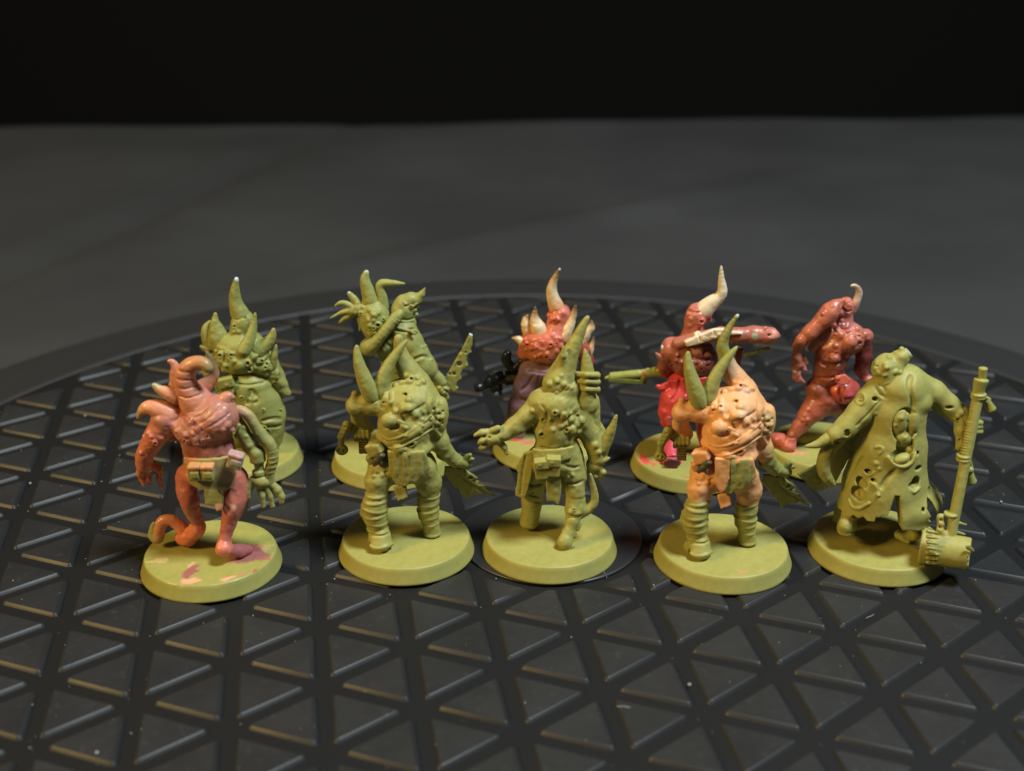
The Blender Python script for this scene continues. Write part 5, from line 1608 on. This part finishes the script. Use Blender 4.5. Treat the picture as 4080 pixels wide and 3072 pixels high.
def red_brown_figure(fr):
    sk = srgb(180, 100, 74)
    e = figure(fr, 'glossy brown-red miniature with a small curved horn and one long arm raised to its head', GREEN,
               [(-8.4, -1.0, 1.6, 1.8, 10, srgb(190, 92, 84), .9), (-6.2, -4.0, 1.0, 2.2, 5, srgb(206, 120, 96), .8), (2.6, -6.6, 1.0, 2.2, 60, srgb(206, 96, 84), .9), (5.5, -3.4, .8, 2.2, 60, srgb(206, 96, 84), .9)], 11)
    b = Part(fr, 'body', (90, 120, 1000, 1430), -8, 8, sk, vox=.155, mat='gloss')
    b.ball(725, 245, .5, 66, 86, 1.9, k=.5, col=srgb(186, 106, 92))
    b.tube([(725, 310, .5, 56), (715, 390, .4, 66)], k=.5)
    b.ball(720, 490, .3, 145, 130, 3.6, k=1)
    b.ball(760, 450, .2, 100, 80, 2.6, k=.8)
    b.ball(880, 470, .6, 54, 56, 1.6, k=.6, col=srgb(178, 96, 80))
    b.tube([(640, 560, .2, 130), (600, 660, 0, 118), (590, 740, 0, 120)], k=.8, col=srgb(150, 74, 48))
    b.tube([(875, 500, .8, 58), (862, 620, 1.0, 58), (845, 720, 1.2, 54), (870, 780, .8, 42)], k=.5, col=srgb(120, 52, 44))
    b.ball(895, 800, .4, 42, 30, 1.0, k=.3, col=srgb(196, 120, 104))
    b.ball(510, 870, 0, 95, 80, 3.0, k=.7, col=srgb(136, 70, 52))
    b.tube([(540, 960, -.2, 125), (470, 1050, -1, 90), (415, 1110, -1.6, 66), (370, 1170, -2, 60), (300, 1255, -2.6, 45)], k=.8, col=srgb(154, 76, 52))
    b.tube([(300, 1280, -2.8, 44), (285, 1325, -3.1, 52)], k=.4, col=srgb(186, 92, 78))
    b.tube([(270, 1310, -2.8, 46), (210, 1275, -1.4, 48), (165, 1265, -.4, 40)], k=.5, col=srgb(176, 84, 70))
    b.tube([(620, 980, .2, 120), (720, 1020, .8, 90), (800, 1080, 1.6, 70), (830, 1200, 2, 56), (840, 1300, 2, 46)], k=.8, col=srgb(112, 46, 38))
    b.tube([(840, 1320, 2, 46), (880, 1310, 4, 40)], k=.4)
    b.lumps(.16, 1.5)
    b.pimple((690, 470, 36), (760, 520, 60), (640, 480, 20), (560, 570, 22), (650, 550, 24), (740, 205, 22), (760, 230, 20), (700, 350, 20), (740, 390, 22), (680, 390, 18), (790, 470, 22), (830, 500, 22), (740, 620, 22), (690, 290, 30),
             (640, 650, 50), (880, 460, 26), (895, 490, 20), (410, 1100, 24), (425, 1125, 22), (395, 1130, 18), (740, 440, 18), (810, 420, 26), (670, 430, 22))
    b.crater((655, 600, 18), (420, 1160, 17), (745, 205, 14), (820, 495, 16))
    spots(b, 710, 430, 90, 60, 14, 8, 17, 41, .1); spots(b, 830, 500, 50, 40, 8, 8, 16, 42, .2); spots(b, 720, 220, 40, 50, 6, 8, 14, 43, .1)
    b.groove([(470, 790), (560, 800), (680, 780)], 9, k=.3); b.groove([(540, 680), (600, 700), (680, 680)], 9, k=.6); b.groove([(255, 1235), (300, 1275), (330, 1260)], 6, k=.2)
    b.groove([(700, 250), (740, 280), (770, 270)], 6, k=.2)
    b.dab(640, 680, 70, srgb(120, 60, 36), .7, .7); b.dab(720, 420, 70, srgb(150, 76, 70), .7, .6); b.dab(285, 1330, 30, srgb(206, 120, 112), .7, .7)
    b.build(e)
    horn(fr, 'horn', [(775, 265, .3, 34), (805, 200, .2, 30), (828, 140, .1, 24), (822, 95, 0, 17), (795, 73, 0, 11), (768, 76, 0, 5)], srgb(190, 160, 140), e, mat='satin', cols=[srgb(196, 130, 110), srgb(200, 176, 158), srgb(150, 116, 90), srgb(214, 200, 184)])
    a = Part(fr, 'arm', (270, 150, 740, 640), -6, 5, srgb(176, 92, 68), vox=.155, mat='gloss')
    a.tube([(684, 196, -.6, 22), (640, 235, -1, 50), (600, 280, -1.4, 70), (560, 330, -1.6, 66), (450, 440, -1.8, 58), (385, 500, -1.8, 46), (350, 545, -1.6, 42)], k=.6)
    a.ball(372, 500, -1.8, 50, 26, 1.3, k=.15, rot=35)
    a.tube([(350, 545, -1.6, 38), (345, 580, -1.6, 34)], k=.3)
    a.ball(600, 360, -1.2, 60, 30, 1.4, k=.4, rot=-30)
    a.pimple((615, 240, 18), (550, 300, 14)); a.groove([(690, 210), (670, 290), (640, 340)], 6, k=.2); a.crater((545, 300, 10))
    a.dab(620, 240, 60, srgb(192, 110, 84), .7, .6)
    a.build(e)
    h = Part(fr, 'hand', (270, 540, 480, 880), -5, 5, srgb(186, 104, 82), vox=.155, mat='satin')
    h.tube([(345, 575, -1.5, 34), (342, 640, -1.4, 40), (345, 690, -1.2, 44)], k=.4)
    h.tube([(320, 700, -1.3, 24), (325, 745, -1.6, 20), (325, 790, -1.4, 18), (345, 818, -1.2, 13)], k=.2)
    h.tube([(345, 710, -1.2, 24), (350, 765, -1.4, 20), (365, 805, -1.4, 18), (398, 830, -1.2, 11)], k=.2)
    h.tube([(375, 690, -1, 24), (395, 720, -.8, 22), (410, 735, -.6, 16)], k=.2)
    h.tube([(395, 640, -.4, 20), (412, 680, -.2, 18), (400, 720, 0, 14)], k=.2)
    h.dab(330, 740, 30, srgb(206, 150, 120), .6); h.dab(405, 730, 26, srgb(214, 160, 160), .6)
    h.build(e)
    ar = Part(fr, 'upper_arm', (410, 400, 640, 640), -3, 5, srgb(186, 112, 88), vox=.15, mat='satin')
    ar.tube([(600, 450, .6, 60), (530, 500, .6, 58), (470, 560, .6, 44)], k=.5)
    ar.dab(520, 465, 26, srgb(130, 140, 96), .5)
    ar.build(e)
    t = Part(fr, 'trousers', (520, 740, 860, 1040), -7, 5, srgb(168, 62, 52), vox=.155, mat='gloss')
    t.ball(690, 890, -.3, 125, 112, 3.4, k=.6)
    t.ball(775, 900, .3, 60, 90, 2.6, k=.5)
    t.plate([(640, 780, -3.4), (720, 765, -3.4), (765, 800, -3.4), (750, 845, -3.8), (690, 855, -3.8), (645, 830, -3.6)], .6, rnd=.25, k=.15, col=srgb(190, 84, 66))
    t.ridge([(530, 800), (600, 815), (660, 800)], 16, k=.2, col=srgb(176, 78, 44))
    t.groove([(690, 860), (680, 930), (700, 990)], 7, k=.5); t.groove([(720, 960), (750, 965), (780, 950)], 9, k=.3); t.ridge([(590, 800), (580, 850), (570, 900)], 14, k=.3, col=srgb(150, 82, 66))
    t.dab(760, 940, 46, srgb(206, 80, 92), .6); t.dab(640, 880, 60, srgb(196, 72, 56), .7)
    t.build(e)




horned_brawler(FR_B, 'peach-skinned broad-backed miniature with two green shoulder horns and green wrapped legs', PEACH, GREEN, GREEN2, 4,
               [(2.5, -9.6, .5, 2.0, 8, srgb(200, 120, 90), .6), (6.0, -8.8, .35, 1.6, 28, srgb(190, 120, 90), .5)], 'matte', peach_paint, (38.67, 201.21, -4, -.3, -1.2))
green_spiked(Frame(-56.7, 239.75, 720, 1060, 1.811))
bent_arm_figure(Frame(-25.40, 239.18, 1300, 1040, 1.7723))
pink_spiked(Frame(8.4, 246.75, 1860, 1040, 1.9372))
red_trouser_figure(Frame(37.56, 238.26, 2380, 1040, 1.7354))
red_brown_figure(Frame(66.73, 243.49, 3000, 1100, 1.96))
